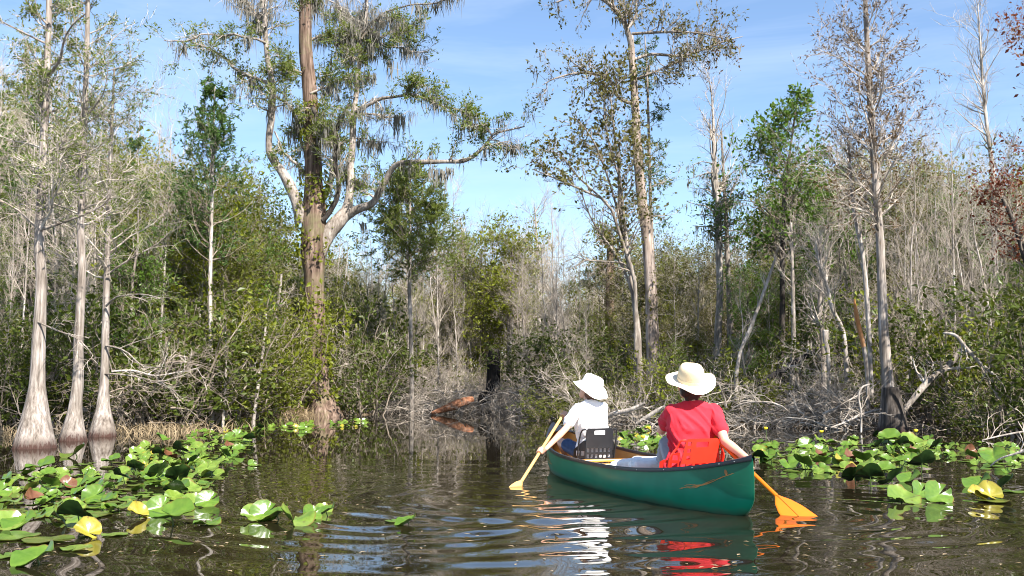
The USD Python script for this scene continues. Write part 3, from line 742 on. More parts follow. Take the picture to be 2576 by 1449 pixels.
single('multi_stem_tree', 'many-stemmed olive-brown tree leaning left against the tall pinkish cypress', [(1608, 935), (1606, 850), (1590, 720), (1575, 600), (1562, 470), (1545, 330), (1535, 230)], [18, 14, 11, 9, 7, 5, 3], 23.3, 32, 'bark_gray', leafy, k1=34, t=(0.45, 1.0), reach=1.3, dens=3, size=0.09, leaf_m='leaf_brownolive', k2=6, k3=4, extra=multi, up=0.5, aspect=0.6)
single('slim_cypress', 'slender cypress with sparse green sprays just right of the pinkish bole', [(1652, 930), (1648, 800), (1640, 600), (1634, 420), (1630, 250), (1622, 90)], [12, 11, 9, 8, 6, 3], 25.0, 33, 'bark_gray', cypress, k1=40, t=(0.45, 1), reach=1.25, dens=4, k2=5, k3=4, needles='leaf_conifer', size=0.075, up=0.3)
single('dead_tree', 'dark mossy trunk behind the many-stemmed tree', [(1534, 900), (1534, 800), (1535, 700), (1536, 600)], [28, 24, 22, 16], 30, 34, 'bark_brown', leafy, k1=20, t=(0.5, 1), reach=0.9, dens=4, size=0.09, leaf_m='leaf_olive')
single('dead_tree', 'dead white tree with bare upswept top and moss-clad lower boughs', [(1804, 935), (1806, 850), (1811, 724), (1808, 600), (1806, 525), (1797, 400), (1794, 300), (1788, 215)], [24, 20, 17, 17, 15, 11, 7, 3], 25.5, 35, 'bark_pale', bare, k1=20, t=(0.6, 1), reach=1.3, k2=4, k3=4, ang=(20, 45), extra=moss_on(3, (0.1, 0.4), t=(0.45, 0.75)), n=50, sides=12)
single('dead_tree', 'second dead trunk with mossy side boughs, close right of the white one', [(1838, 930), (1836, 800), (1830, 650), (1826, 540), (1820, 440), (1815, 330)], [18, 15, 12, 11, 8, 4], 26.2, 36, 'bark_gray', bare, k1=14, t=(0.6, 1), reach=1.2, extra=moss_on(2, (0.1, 0.4), t=(0.5, 0.85)))
single('dead_tree', 'thin white dead pole leaning right behind the red-shirted paddler', [(1852, 948), (1860, 895), (1892, 815), (1925, 724), (1952, 645)], [11, 9, 9, 8, 6], 21.5, 37, 'bark_pale', bare, k1=7, t=(0.3, 1), reach=0.6, k2=2, k3=2)
single('broadleaf_tree', 'glossy dark green broadleaf tree with a pointed crown right of the dead white trees', [(1966, 940), (1968, 800), (1968, 650), (1972, 520), (1985, 400), (2008, 240)], [17, 15, 13, 11, 7, 3], 23.5, 38, 'bark_dark', leafy, k1=74, t=(0.40, 1.0), reach=1.7, dens=5, size=0.10, leaf_m='leaf_green', k2=5, k3=4, ang=(45, 80), up=0.25, prof=lambda x: np.clip((1.05 - x) * 2.6, 0.22, 0.9), aspect=0.5)
single('bare_tree', 'pale slim trunk standing in front of the glossy green tree', [(1992, 945), (1996, 820), (1994, 700), (1990, 560)], [13, 11, 9, 6], 22.8, 39, 'bark_pale', bare, k1=12, t=(0.5, 1), reach=0.9)


def r4_extra(rng, T, P, R):
    pass


single('tall_cypress', 'tall grey cypress with a wide cone of thin russet boughs behind a dark stump', [(2238, 1080), (2237, 1050), (2236, 1010), (2234, 970), (2228, 900), (2221, 800), (2216, 650), (2206, 500), (2191, 300), (2181, 100), (2174, -60)], [60, 50, 40, 32, 27, 24, 21, 19, 16, 13, 11], 19.3, 40, 'bark_cypress', cypress,
       k1=54, t=(0.42, 1.0), reach=1.75, needles='leaf_russet', dens=5, k2=7, k3=5, size=0.06, up=0.75, ang=(40, 65), twig='twig_gray', prof=lambda x: np.interp(x, [0.42, 0.6, 0.8, 1.0], [1.0, 1.0, 0.9, 0.45]), flute=0.2, n=70, sides=22)
single('dead_tree', 'broken pale trunk snapped off below the russet cypress crown', [(2190, 930), (2184, 800), (2170, 640), (2150, 540), (2140, 440), (2134, 352)], [12, 12, 11, 10, 9, 6], 19.8, 41, 'bark_pale', bare, k1=8, t=(0.4, 0.95), reach=0.9)
def stripped(rng, T, P, R):
    p, r = px_tube([(2173, 874), (2166, 845), (2156, 800), (2149, 752)], [11, 12, 11, 4], 18.9, 12)
    v, f, _, _ = trunk(p, r, n=20, sides=9, rough=0.2, seed=6)
    part('stripped_wood', (v, f), 'wood_bare', T.p, smooth=True)


single('dead_tree', 'bare trunk stripped to orange wood left of the tall russet cypress', [(2182, 960), (2180, 930), (2177, 900), (2173, 872)], [9, 10, 11, 11], 18.9, 42, 'bark_gray', None, extra=stripped)
single('bare_tree', 'tall whitish leafless tree against the sky at far right', [(2512, 820), (2502, 640), (2498, 440), (2484, 330), (2472, 205), (2466, 110), (2460, 10)], [14, 12, 11, 9, 8, 5, 3], 24, 43, 'bark_pale', bare, k1=34, t=(0.55, 1.0), reach=1.2, k2=5, k3=4, ang=(20, 45), up=0.6)
single('maple_tree', 'red-leaved tree reaching in at the right edge', [(2640, 900), (2600, 720), (2570, 620), (2550, 560), (2520, 500)], [20, 17, 14, 11, 6], 17.5, 44, 'bark_dark', leafy, k1=18, t=(0.6, 1), reach=0.8, dens=4, size=0.065, leaf_m='leaf_red')
single('maple_tree', 'dark purple-red leafed tree overhanging the top right corner', [(2800, 950), (2780, 700), (2760, 450), (2740, 250), (2700, 120), (2660, 60)], [26, 24, 20, 16, 12, 6], 15.5, 45, 'bark_dark', leafy, k1=36, t=(0.6, 1), reach=1.15, dens=4, size=0.065, leaf_m='leaf_red', k2=6, k3=4)
single('bare_tree', 'twisted dark-barked bare tree left of the pale broken trunk at right', [(2072, 940), (2070, 860), (2062, 780), (2066, 700), (2060, 600)], [14, 13, 12, 10, 6], 21.6, 46, 'bark_gray', bare, k1=18, t=(0.4, 1), reach=1.1)
single('bare_tree', 'pale bare tree bending left among the brush at right', [(2128, 900), (2122, 840), (2092, 770), (2080, 720), (2060, 660), (2052, 600)], [12, 11, 10, 9, 7, 4], 20.8, 47, 'bark_pale', bare, k1=16, t=(0.4, 1), reach=1.0)
single('dead_tree', 'cut white log end standing on a dark stem in the right brush', [(2086, 955), (2084, 900), (2078, 862), (2076, 830)], [9, 9, 14, 16], 20.9, 48, 'bark_pale', None)
for i, (x0, x1, w, y) in enumerate(((29, 62, 9, 25.0), (39, 66, 8, 25.4), (50, 82, 8, 24.8), (70, 100, 6, 26.5))):
    single('pole_tree', ['leftmost of four close-set white pole trees at the left edge', 'second of four close-set white pole trees at the left edge', 'third of four close-set white pole trees at the left edge', 'thinnest and rearmost of four close-set white pole trees at the left edge'][i],
           [(x0, 940), (x0 + 6, 800), ((x0 + x1) / 2, 560), (x1, 330), (x1 + 6, 120)], [w, w, w * 0.8, w * 0.6, 2], y, 50 + i, 'bark_pale', cypress, k1=30, t=(0.45, 1), reach=1.1, dens=4, k2=5, k3=3, size=0.06, up=0.6, ang=(30, 60))
single('pole_tree', 'white pole tree between the first two swollen cypresses', [(152, 930), (155, 800), (160, 600), (168, 400), (172, 220)], [9, 9, 8, 6, 2], 23.5, 55, 'bark_pale', cypress, k1=40, t=(0.35, 1), reach=1.3, dens=5, k2=5, k3=4, size=0.06, up=0.4)

# ---------------------------------------------------------------- the woods behind: kinds, then one thing for every copy
def kind_tree(name, H, r, bk, style, seed, lean=0.15, **kw):
    rng = np.random.default_rng(seed)
    z = np.linspace(0, 1, 7)
    off = np.cumsum(rng.normal(size=(7, 2)) * lean * 0.12 * H, 0) * (z[:, None] > 0)
    P = np.c_[off * 0.35, z * H - 0.3]
    k = kind_of(name)
    T = Tree(name, None, None, None, at_path=k)
    v, f, P, R = trunk(P, np.interp(z, [0, 0.1, 1], [r * 1.5, r, r * 0.18]), n=26, sides=7, rough=0.08, seed=seed)
    T.add('trunk', bk, (v, f))
    style(rng, T, P, R, **kw)
    T.done()
    return k


def kind_shrub(name, seed, leaf_m, H=2.4, spread=1.0, stems=9, dens=7, size=0.085, twig='twig_brown', k2=7, k3=5):
    rng = np.random.default_rng(seed)
    k = kind_of(name)
    T = Tree(name, None, None, None, at_path=k)
    az = rng.uniform(0, 2 * PI, stems)
    P, R = [], []
    for a in az:
        d = unit([math.cos(a) * spread * rng.uniform(0.2, 1.0), math.sin(a) * spread * rng.uniform(0.2, 1.0), 1.3])
        L = H * rng.uniform(0.6, 1.0)
        q = np.array([0.25 * math.cos(a), 0.25 * math.sin(a), -0.2]) + np.linspace(0, 1, 8)[:, None] * d * L + np.cumsum(rng.normal(size=(8, 3)) * 0.045 * H / 2.4, 0)
        P.append(q), R.append(np.linspace(0.022 if dens else 0.014, 0.005, 8))
    P, R = np.array(P), np.array(R)
    T.add('stems', 'twig_gray' if dens == 0 else twig, tubes(P, R, 5))
    a = spawn(rng, P, R, k2, (0.12, 1), (35, 80), (0.3, 0.8), 0.5, 0.25, 0.2, 5, base=H * 0.36, rmin=0.005)
    b = spawn(rng, *a, k3, (0.1, 1), (30, 70), (0.35, 0.7), 0.6, 0.15, 0.18, 4, rmin=0.0035)
    T.add('stems', twig, tubes(*a, 3), tubes(*b, 3))
    if dens:
        C, D = along(rng, b[0], dens, (0.1, 1.15), 0.05)
        T.add('foliage', leaf_m, leaves(rng, C, size, 0.52, up=0.6, along=D, jit=1.2))
    T.done()
    return k


K = {}
K['bare'] = [kind_tree('bare_kind', 8.0, 0.06, 'bark_pale', bare, 101, k1=30, t=(0.35, 1), reach=1.5, k2=5, k3=4), kind_tree('bare_kind', 8.0, 0.05, 'bark_gray', bare, 102, k1=34, t=(0.3, 1), reach=1.3, k2=5, k3=4, ang=(35, 65)),
             kind_tree('bare_kind', 8.0, 0.07, 'bark_pale', bare, 103, k1=26, t=(0.3, 1), reach=1.7, k2=6, k3=4, lean=0.3)]
K['cyp'] = [kind_tree('cypress_kind', 8.0, 0.065, 'bark_pale', cypress, 111, k1=46, t=(0.3, 1), reach=1.5, dens=6, k2=6, k3=4, size=0.065), kind_tree('cypress_kind', 8.0, 0.06, 'bark_gray', cypress, 112, k1=46, t=(0.25, 1), reach=1.4, dens=6, k2=6, k3=4, size=0.065, needles='leaf_conifer', twig='twig_brown')]
K['rust'] = [kind_tree('russet_kind', 8.0, 0.065, 'bark_gray', leafy, 121, k1=40, t=(0.3, 1), reach=1.4, dens=5, size=0.085, leaf_m='leaf_brownolive', twig='twig_gray', k2=6, k3=4)]
K['olive'] = [kind_tree('olive_kind', 6.0, 0.06, 'bark_gray', leafy, 131, k1=44, t=(0.15, 1), reach=1.5, dens=5, size=0.095, leaf_m='leaf_olive', k2=6, k3=5), kind_tree('olive_kind', 6.0, 0.06, 'bark_gray', leafy, 132, k1=44, t=(0.12, 1), reach=1.4, dens=5, size=0.095, leaf_m='leaf_yellowgreen', k2=6, k3=5),
              kind_tree('olive_kind', 6.0, 0.06, 'bark_dark', leafy, 133, k1=46, t=(0.1, 1), reach=1.4, dens=6, size=0.095, leaf_m='leaf_green', k2=6, k3=5)]
K['shrub'] = [kind_shrub('shrub_kind', 141, 'leaf_olive'), kind_shrub('shrub_kind', 142, 'leaf_dark'), kind_shrub('shrub_kind', 143, 'leaf_yellowgreen'), kind_shrub('shrub_kind', 144, 'leaf_olive', dens=5, size=0.07), kind_shrub('shrub_kind', 146, 'leaf_dark', H=2.8, dens=10, stems=11)]
K['twigs'] = [kind_shrub('twig_kind', 151, None, dens=0, twig='twig_gray', H=2.2, stems=14, spread=1.6, k2=9, k3=7), kind_shrub('twig_kind', 152, None, dens=0, twig='twig_brown', H=2.4, stems=12, spread=1.4, k2=9, k3=7)]
KH = {'bare': 8.0, 'cyp': 8.0, 'rust': 8.0, 'olive': 6.0, 'shrub': 2.4, 'twigs': 2.2}

rng = np.random.default_rng(77)
TOPS = np.array([(-150, 180), (0, 180), (250, 330), (420, 430), (560, 420), (650, 470), (720, 560), (850, 600), (1000, 605), (1200, 590), (1330, 600), (1420, 640), (1520, 640), (1650, 610), (1760, 610), (1880, 600), (1960, 470), (2100, 400), (2300, 400), (2450, 420), (2750, 420)], float)


def top_at(u, d):
    v = np.interp(u, TOPS[:, 0], TOPS[:, 1])
    return at(u, v, d)[2]


KINDS = {'bare': ('white-barked leafless tree', 'grey leafless tree', 'crooked leafless tree'), 'cyp': ('airy green young cypress', 'dark-needled young cypress'), 'rust': ('brown-olive swamp tree',), 'olive': ('olive broadleaf tree', 'yellow-green broadleaf tree', 'fresh green broadleaf tree'),
         'shrub': ('olive leafy shrub', 'dark leafy shrub', 'yellow-green leafy shrub', 'small-leaved olive shrub', 'tall dark leafy shrub'), 'twigs': ('pale leafless brush', 'brown leafless brush')}
WORDS = {'bare': ('bare_tree', 'leafless grey tree', 'tree'), 'cyp': ('cypress_tree', 'airy green young cypress', 'tree'), 'rust': ('swamp_tree', 'brown-olive leaved swamp tree', 'tree'), 'olive': ('broadleaf_tree', 'bushy olive broadleaf tree', 'tree'),
         'shrub': ('shrub', 'dense leafy shrub', 'shrub'), 'twigs': ('brush', 'tangled grey leafless brush', 'brush')}
ZONES = [(60, 'at the left edge'), (150, 'behind the widest swollen cypress'), (230, 'behind the middle swollen cypress'), (330, 'behind the third swollen cypress'), (470, 'left of the slim young cypress'), (600, 'behind the slim young cypress'), (720, 'behind the leaning white sapling'), (880, 'behind the moss-hung giant'), (990, 'right of the moss-hung giant'), (1100, 'behind the rounded conifer'),
         (1210, 'behind the orange log'), (1330, 'behind the tall burnt stump'), (1440, 'at the channel mouth'), (1560, 'behind the white-hatted paddler'), (1680, 'around the pinkish bole'), (1790, 'behind the red-shirted paddler'), (1900, 'around the dead white tree'), (2030, 'around the glossy green tree'), (2150, 'behind the right-hand brush'), (2300, 'around the tall russet cypress'), (2450, 'behind the leaning grey log'), (9999, 'near the right edge')]
PLACED = []


def place(kind, u, d, h, i=None, zone=None, sq=1.0):
    b = at(u, 965, d)
    if any(abs(u - uu) < w and d < dd for uu, w, dd in ((818, 85, 29.0), (818, 125, 27.0), (2250, 75, 20.9), (1642, 45, 25.0), (1975, 85, 24.0), (1808, 40, 26.0), (1242, 40, 34.0))):
        return
    nm, wd, cat = WORDS[kind]
    where = zone or next(z for a, z in ZONES if u < a)
    i = int(rng.integers(len(K[kind]))) if i is None else i
    s = h / KH[kind]
    z = float(ground_z(b[0], b[1])) if d > shore(b[0]) else -0.05
    if kind == 'shrub' and 480 < u < 960 and i in (1, 4) and rng.random() < 0.6:
        i = 2
    if kind == 'shrub' and 2230 < u < 2440 and i in (1, 4):
        i = 2
    if kind == 'olive' and 960 < u < 1450:
        i = 1
    wd = KINDS[kind][i]
    p = copy_of(K[kind][i], nm, f'{wd} {where}', cat, (b[0], b[1], z), rng.uniform(0, 2 * PI), (s * sq, s * sq, s), group={'tree': 'trees of the woods along the bank', 'shrub': 'shrubs along the bank', 'brush': 'grey brush along the bank'}[cat])
    PLACED.append((wd + ' ' + where, u, p))


n_trees = 0
for u0, u1, n, mix in ((-140, 300, 30, dict(bare=.35, cyp=.6, olive=.05)), (300, 480, 14, dict(bare=.3, cyp=.3, olive=.4)), (480, 760, 22, dict(bare=.1, cyp=.15, olive=.75)), (760, 1000, 18, dict(bare=.6, cyp=.15, olive=.25)), (1000, 1450, 40, dict(bare=.62, cyp=.18, rust=.08, olive=.12)),
                       (1450, 1760, 24, dict(bare=.25, cyp=.2, rust=.3, olive=.25)), (1760, 1960, 14, dict(bare=.35, rust=.35, olive=.3)), (1960, 2720, 58, dict(bare=.32, cyp=.17, rust=.33, olive=.18))):
    ks = list(mix)
    for j in range(n):
        u = u0 + (u1 - u0) * (j + rng.uniform(0, 1)) / n
        x0 = (u - 1288) / F2
        d = 20.0
        for _ in range(8):
            d = 0.5 * d + 0.5 * shore(x0 * d)
        d += 1.2 + 13 * rng.uniform() ** 1.2
        kind = ks[rng.choice(len(ks), p=np.array([mix[k] for k in ks]) / sum(mix.values()))]
        h = max(2.0, top_at(u, d) * rng.uniform(0.62, 1.04) * (0.85 if kind == 'olive' else 1.0))
        place(kind, u, d, h)
        n_trees += 1
for u0, u1, n, v0, v1 in ((880, 1480, 30, 470, 720), (1880, 2640, 46, 330, 700), (-60, 500, 18, 120, 520)):
    for j in range(n):
        u = u0 + (u1 - u0) * (j + rng.uniform(0, 1)) / n
        x0 = (u - 1288) / F2
        d = 20.0
        for _ in range(8):
            d = 0.5 * d + 0.5 * shore(x0 * d)
        d += rng.uniform(0.7, 5.0)
        place('bare', u, d, at(u, max(rng.uniform(v0, v1), np.interp(u, TOPS[:, 0], TOPS[:, 1]) - 110), d)[2], sq=rng.uniform(0.5, 0.8))
# understorey in two or three rows along the bank
for u0, u1, n, mix, hh in ((-160, 320, 26, dict(shrub=.65, twigs=.35), (1.3, 2.6)), (320, 960, 46, dict(shrub=.94, twigs=.06), (1.6, 3.2)), (960, 1340, 34, dict(shrub=.22, twigs=.78), (0.9, 2.0)), (1340, 1700, 30, dict(shrub=.6, twigs=.4), (1.1, 2.4)), (1700, 2220, 40, dict(shrub=.58, twigs=.42), (1.2, 2.3)), (2220, 2740, 32, dict(shrub=.7, twigs=.3), (1.2, 2.4))):
    ks = list(mix)
    for j in range(n):
        u = u0 + (u1 - u0) * (j + rng.uniform(0, 1)) / n
        x0 = (u - 1288) / F2
        d = 20.0
        for _ in range(8):
            d = 0.5 * d + 0.5 * shore(x0 * d)
        d += (0.5, 1.6, 3.4, 6.0)[j % 4] + rng.uniform(0, 1.2)
        kind = ks[rng.choice(len(ks), p=np.array([mix[k] for k in ks]) / sum(mix.values()))]
        if 960 < u < 1340:
            place(kind, u, d, rng.uniform(*hh) * (1 + 0.05 * (j % 4)), i=0 if kind == 'twigs' else 3, sq=rng.uniform(0.9, 1.3))
            continue
        place(kind, u, d, rng.uniform(*hh) * (1 + 0.05 * (j % 4)), sq=rng.uniform(0.9, 1.3))
ORD = {2: ('left of two', 'right of two'), 3: ('leftmost of three', 'middle of three', 'rightmost of three')}
NUM = ('', 'first', 'second', 'third', 'fourth', 'fifth', 'sixth', 'seventh', 'eighth', 'ninth', 'tenth', 'eleventh', 'twelfth') + tuple(f'number {k}' for k in range(13, 40))
for key in {k for k, *_ in PLACED}:
    row = sorted((u, p) for k, u, p in PLACED if k == key)
    for j, (u, p) in enumerate(row):
        if len(row) > 1:
            tag(stage.GetPrimAtPath(p), f'{key}, ' + (ORD[len(row)][j] if len(row) in ORD else f'{NUM[j + 1]} from the left'))
# particular shrubs
for u, d, kind, i, h, sq, lab in ((1400, 24.6, 'shrub', 0, 1.15, 1.5, 'low olive shrub leaning over the water at the mouth of the channel'), (1475, 23.4, 'shrub', 0, 1.3, 1.3, 'round olive shrub right beside the white-hatted paddler'), (1560, 23.0, 'shrub', 3, 1.5, 1.3, 'sparse olive shrub between the two paddlers'),
                                  (925, 28.4, 'shrub', 1, 2.9, 1.0, 'dark green shrub right of the giant cypress foot'), (885, 29.3, 'shrub', 4, 3.2, 0.8, 'tall dark shrub touching the giant cypress'), (715, 26.2, 'shrub', 2, 3.3, 0.85, 'yellow-green shrub left of the giant cypress'), (560, 22.8, 'shrub', 2, 3.6, 1.0, 'bright shrub behind the slim young cypress'),
                                  (2345, 20.3, 'shrub', 2, 2.9, 1.1, 'yellow-green shrub right of the tall russet cypress'), (2430, 20.4, 'shrub', 4, 2.7, 1.0, 'big dark shrub above the leaning log'), (2545, 18.6, 'shrub', 4, 2.8, 1.1, 'large dark green shrub at the right edge'), (2610, 17.4, 'shrub', 4, 2.7, 1.2, 'dark shrub cut off by the right edge'),
                                  (2500, 18.3, 'shrub', 1, 1.6, 1.2, 'low dark shrub over the water at right'), (15, 19.6, 'shrub', 4, 2.4, 1.0, 'dark shrub at the left edge behind the first cypress'), (420, 20.4, 'shrub', 4, 2.6, 1.2, 'dark shrub right of the third swollen cypress'), (480, 21.4, 'shrub', 1, 2.8, 1.2, 'dark shrub left of the slim young cypress')):
    b = at(u, 965, d)
    nm, wd, cat = WORDS[kind]
    s = h / KH[kind]
    copy_of(K[kind][i], nm, lab, cat, (b[0], b[1], max(float(ground_z(b[0], b[1])), -0.1)), rng.uniform(0, 6), (s * sq, s * sq, s))
# the far wood, which reads as one mass
fw = thing('far_wood', 'hazy mass of grey and green swamp forest far behind everything', 'forest', (0, 0, 0), kind='stuff')
pi = UsdGeom.PointInstancer.Define(stage, fw + '/trees')
protos = [K['bare'][0], K['bare'][2], K['cyp'][0], K['olive'][0], K['rust'][0], K['shrub'][0], K['twigs'][0], K['olive'][1]]
for j, k in enumerate(protos):
    q = UsdGeom.Xform.Define(stage, f'{fw}/trees/kind_{j}')
    q.GetPrim().GetReferences().AddInternalReference(k)
    pi.CreatePrototypesRel().AddTarget(q.GetPath())
pos, idx, scl, ori = [], [], [], []
for j in range(900):
    u = rng.uniform(-250, 2850)
    x0 = (u - 1288) / F2
    d = rng.uniform(36, 64)
    if d < shore(x0 * d) + 6:
        continue
    kk = int(rng.choice(8, p=[.28, .26, .12, .05, .07, .05, .09, .08]))
    b = at(u, 965, d)
    hz = max(3.0, top_at(u, d) * rng.uniform(0.5, 0.95))
    s = (hz / (8.0 if kk < 3 or kk == 4 else 6.0)) if kk not in (5, 6) else rng.uniform(0.8, 1.5)
    pos.append((b[0], b[1], 0.1)), idx.append(kk), scl.append((s, s, s))
    a = rng.uniform(0, 2 * PI)
    ori.append(Gf.Quath(math.cos(a / 2), 0, 0, math.sin(a / 2)))
pi.CreateProtoIndicesAttr(idx)
pi.CreatePositionsAttr([Gf.Vec3f(*p) for p in pos])
pi.CreateScalesAttr([Gf.Vec3f(*p) for p in scl])
pi.CreateOrientationsAttr(ori)


# ---------------------------------------------------------------- dead wood, logs, reeds
def brush_pile(name, label, spots, seed, n=240, L=(0.5, 1.6), material='twig_gray', cat='brush'):
    """Fallen grey branchwood that lies along the water: arching sticks and their twigs."""
    r_ = np.random.default_rng(seed)
    c = np.mean([at(u, v, y) for u, v, y, *_ in spots], 0)
    T = Tree(name, label, cat, (c[0], c[1], 0))
    tag(stage.GetPrimAtPath(T.p), kind='stuff')
    P0 = []
    for u, v, y, sx, sz in spots:
        m = n // len(spots)
        a = at(u, v, y)
        o = a + np.stack([r_.normal(size=m) * sx, r_.normal(size=m) * 0.7, -abs(r_.normal(size=m)) * sz], 1)
        o[:, 2] = np.maximum(o[:, 2], 0.0)
        az = r_.uniform(0, 2 * PI, m)
        el = r_.uniform(-0.15, 0.7, m)
        d = np.stack([np.cos(az) * np.cos(el), np.sin(az) * np.cos(el), np.sin(el)], 1)
        ln = r_.uniform(*L, m)[:, None]
        pts = [o]
        for s in range(6):
            d = unit(d + r_.normal(size=d.shape) * 0.2 + [0, 0, -0.10])
            pts.append(pts[-1] + d * ln / 6)
        P0.append(np.stack(pts, 1))
    P = np.concatenate(P0)
    P[..., 2] = np.maximum(P[..., 2], -0.12)
    R = r_.uniform(0.008, 0.026, len(P))[:, None] * np.linspace(1, 0.35, 7)[None]
    a = spawn(r_, P, R, 6, (0.15, 1), (30, 75), (0.3, 0.6), 0.5, 0.0, 0.22, 5, rmin=0.0055)
    b = spawn(r_, *a, 4, (0.2, 1), (30, 70), (0.3, 0.6), 0.6, 0.0, 0.2, 3, rmin=0.004)
    T.add('sticks', material, tubes(P, R, 4), tubes(*a, 3), tubes(*b, 3))
    T.done()


brush_pile('brush', 'grey tangle of fallen branchwood across the far end of the channel', [(980, 1005, 30.2, 0.7, 0.3), (1050, 1000, 30.9, 0.6, 0.4), (1140, 985, 31.6, 0.6, 0.4), (1230, 980, 31.6, 0.6, 0.5), (1310, 985, 29.8, 0.6, 0.5), (1385, 975, 27.6, 0.6, 0.6)], 201, 330)
brush_pile('brush', 'grey tangle of dead twigs along the bank between the red shirt and the dark trunk', [(1580, 1040, 22.4, 0.5, 0.3), (1880, 1020, 21.4, 0.5, 0.5), (1950, 1010, 21.4, 0.5, 0.5), (2020, 1000, 21.4, 0.5, 0.5), (2090, 1010, 21.3, 0.4, 0.5)], 202, 230)
brush_pile('brush', 'grey twiggy thicket under the leaning log at right', [(2350, 1025, 19.9, 0.3, 0.4), (2400, 1015, 19.8, 0.4, 0.4), (2460, 1035, 19.6, 0.4, 0.4)], 203, 110, material='twig_brown')
brush_pile('brush', 'pale dead twigs behind the feet of the three swollen cypresses', [(300, 930, 19.2, 0.5, 0.6), (370, 900, 20.0, 0.5, 0.6), (330, 1000, 18.9, 0.4, 0.5), (430, 960, 20.6, 0.5, 0.5), (200, 960, 18.6, 0.4, 0.5)], 204, 50, material='twig_brown')


def log(name, label, uv, w, y, bk, dy=None, stubs=0, seed=1, cat='log', sides=10):
    r_ = np.random.default_rng(seed)
    P, R = px_tube(uv, w, y, 18, dy)
    c = P.mean(0)
    T = Tree(name, label, cat, (c[0], c[1], 0))
    v, f, P, R = trunk(P, R, n=26, sides=sides, rough=0.12, seed=seed)
    f = np.vstack([f, np.array([[0, a + 1, a] for a in range(1, sides - 1)])])
    T.add('trunk', bk, (v, f))
    if stubs:
        a = spawn(r_, P[None], R[None], stubs, (0.1, 1), (35, 75), (0.3, 0.8), 0.5, 0.1, 0.2, 5, base=0.8, rmin=0.008)
        b = spawn(r_, *a, 4, (0.2, 1), (30, 60), (0.3, 0.6), 0.6, 0.0, 0.2, 3, rmin=0.005)
        T.add('branches', 'twig_gray', tubes(*a, 5), tubes(*b, 3))
    T.done()


log('fallen_log', 'orange-brown fallen log half sunk at the end of the channel', [(1086, 1040), (1115, 1030), (1150, 1017), (1190, 1004)], [8, 17, 24, 15], 29.2, 'wood_rot', [0, 0.6])
log('burnt_stump', 'tall blackened stump standing in the brush at the end of the channel', [(1238, 1012), (1240, 980), (1241, 940), (1243, 900), (1243, 878)], [42, 36, 34, 32, 24], 30.6, 'bark_burnt', cat='stump', sides=14)
log('burnt_stump', 'small charred stump left of the tall blackened one', [(1212, 1016), (1214, 1000), (1216, 985)], [22, 20, 13], 30.3, 'bark_burnt', cat='stump', seed=5)
log('dark_stump', 'dark wet swollen cypress stump standing in the water at right', [(2251, 1094), (2250, 1070), (2247, 1035), (2243, 1000), (2241, 974)], [80, 66, 54, 44, 37], 18.2, 'bark_dark', cat='stump', sides=26, seed=9)
log('fallen_log', 'long grey log leaning out of the right brush toward the upper right', [(2268, 1044), (2300, 1000), (2340, 955), (2380, 925), (2415, 880)], [10, 15, 17, 16, 12], 18.6, 'bark_gray', [0, 0.3], 7, 6)
log('fallen_branch', 'bare white bough slanting down across the dark shrub at right', [(2372, 838), (2400, 842), (2430, 875), (2465, 912), (2512, 950)], [5, 8, 9, 8, 5], 17.2, 'bark_pale', [0, -0.4], 5, 7, cat='branch')
log('fallen_log', 'dark rotten log slanting behind the red-shirted paddler', [(1905, 965), (1960, 935), (2010, 905), (2060, 880)], [14, 15, 14, 11], 21.0, 'bark_burnt', [0, 0.5], 6, 8)
log('fallen_branch', 'white forked driftwood between the two paddlers', [(1520, 1052), (1545, 1040), (1580, 1032), (1622, 1012)], [9, 11, 10, 6], 21.6, 'bark_pale', [0, -0.4], 6, 9, cat='branch')
log('fallen_branch', 'pale broken branch low on the water left of the red shirt', [(1600, 1066), (1625, 1050), (1650, 1035), (1672, 1022)], [6, 9, 10, 7], 20.6, 'bark_pale', [0, -0.2], 4, 10, cat='branch')
log('fallen_branch', 'spidery white dead branch in the water left of the dark trunk', [(2090, 1076), (2140, 1056), (2175, 1040), (2232, 1028)], [4, 5, 6, 5], 18.4, 'bark_pale', [0, 0.2], 9, 11, cat='branch')
log('fallen_branch', 'bent white branch standing out of the water left of the dark trunk', [(2166, 1088), (2166, 1040), (2160, 1000), (2168, 975), (2188, 968)], [5, 5, 5, 5, 3], 18.2, 'bark_pale', None, 5, 12, cat='branch')
log('fallen_branch', 'thin white branch lying on the water at the right edge', [(2470, 1108), (2510, 1098), (2550, 1090), (2600, 1082)], [3, 4, 5, 5], 16.0, 'bark_pale', None, 8, 13, cat='branch')
log('fallen_branch', 'forked grey branch over the lily pads at the right edge', [(2492, 1172), (2520, 1152), (2560, 1140), (2620, 1120)], [3, 4, 5, 6], 10.6, 'bark_pale', [0, -0.3], 6, 14, cat='branch')
log('fallen_branch', 'long white dead bough reaching right from the third swollen cypress', [(280, 935), (330, 932), (390, 945), (440, 938), (500, 925)], [5, 5, 4, 3, 2], 18.0, 'bark_pale', [0, 0.8], 12, 15, cat='branch')


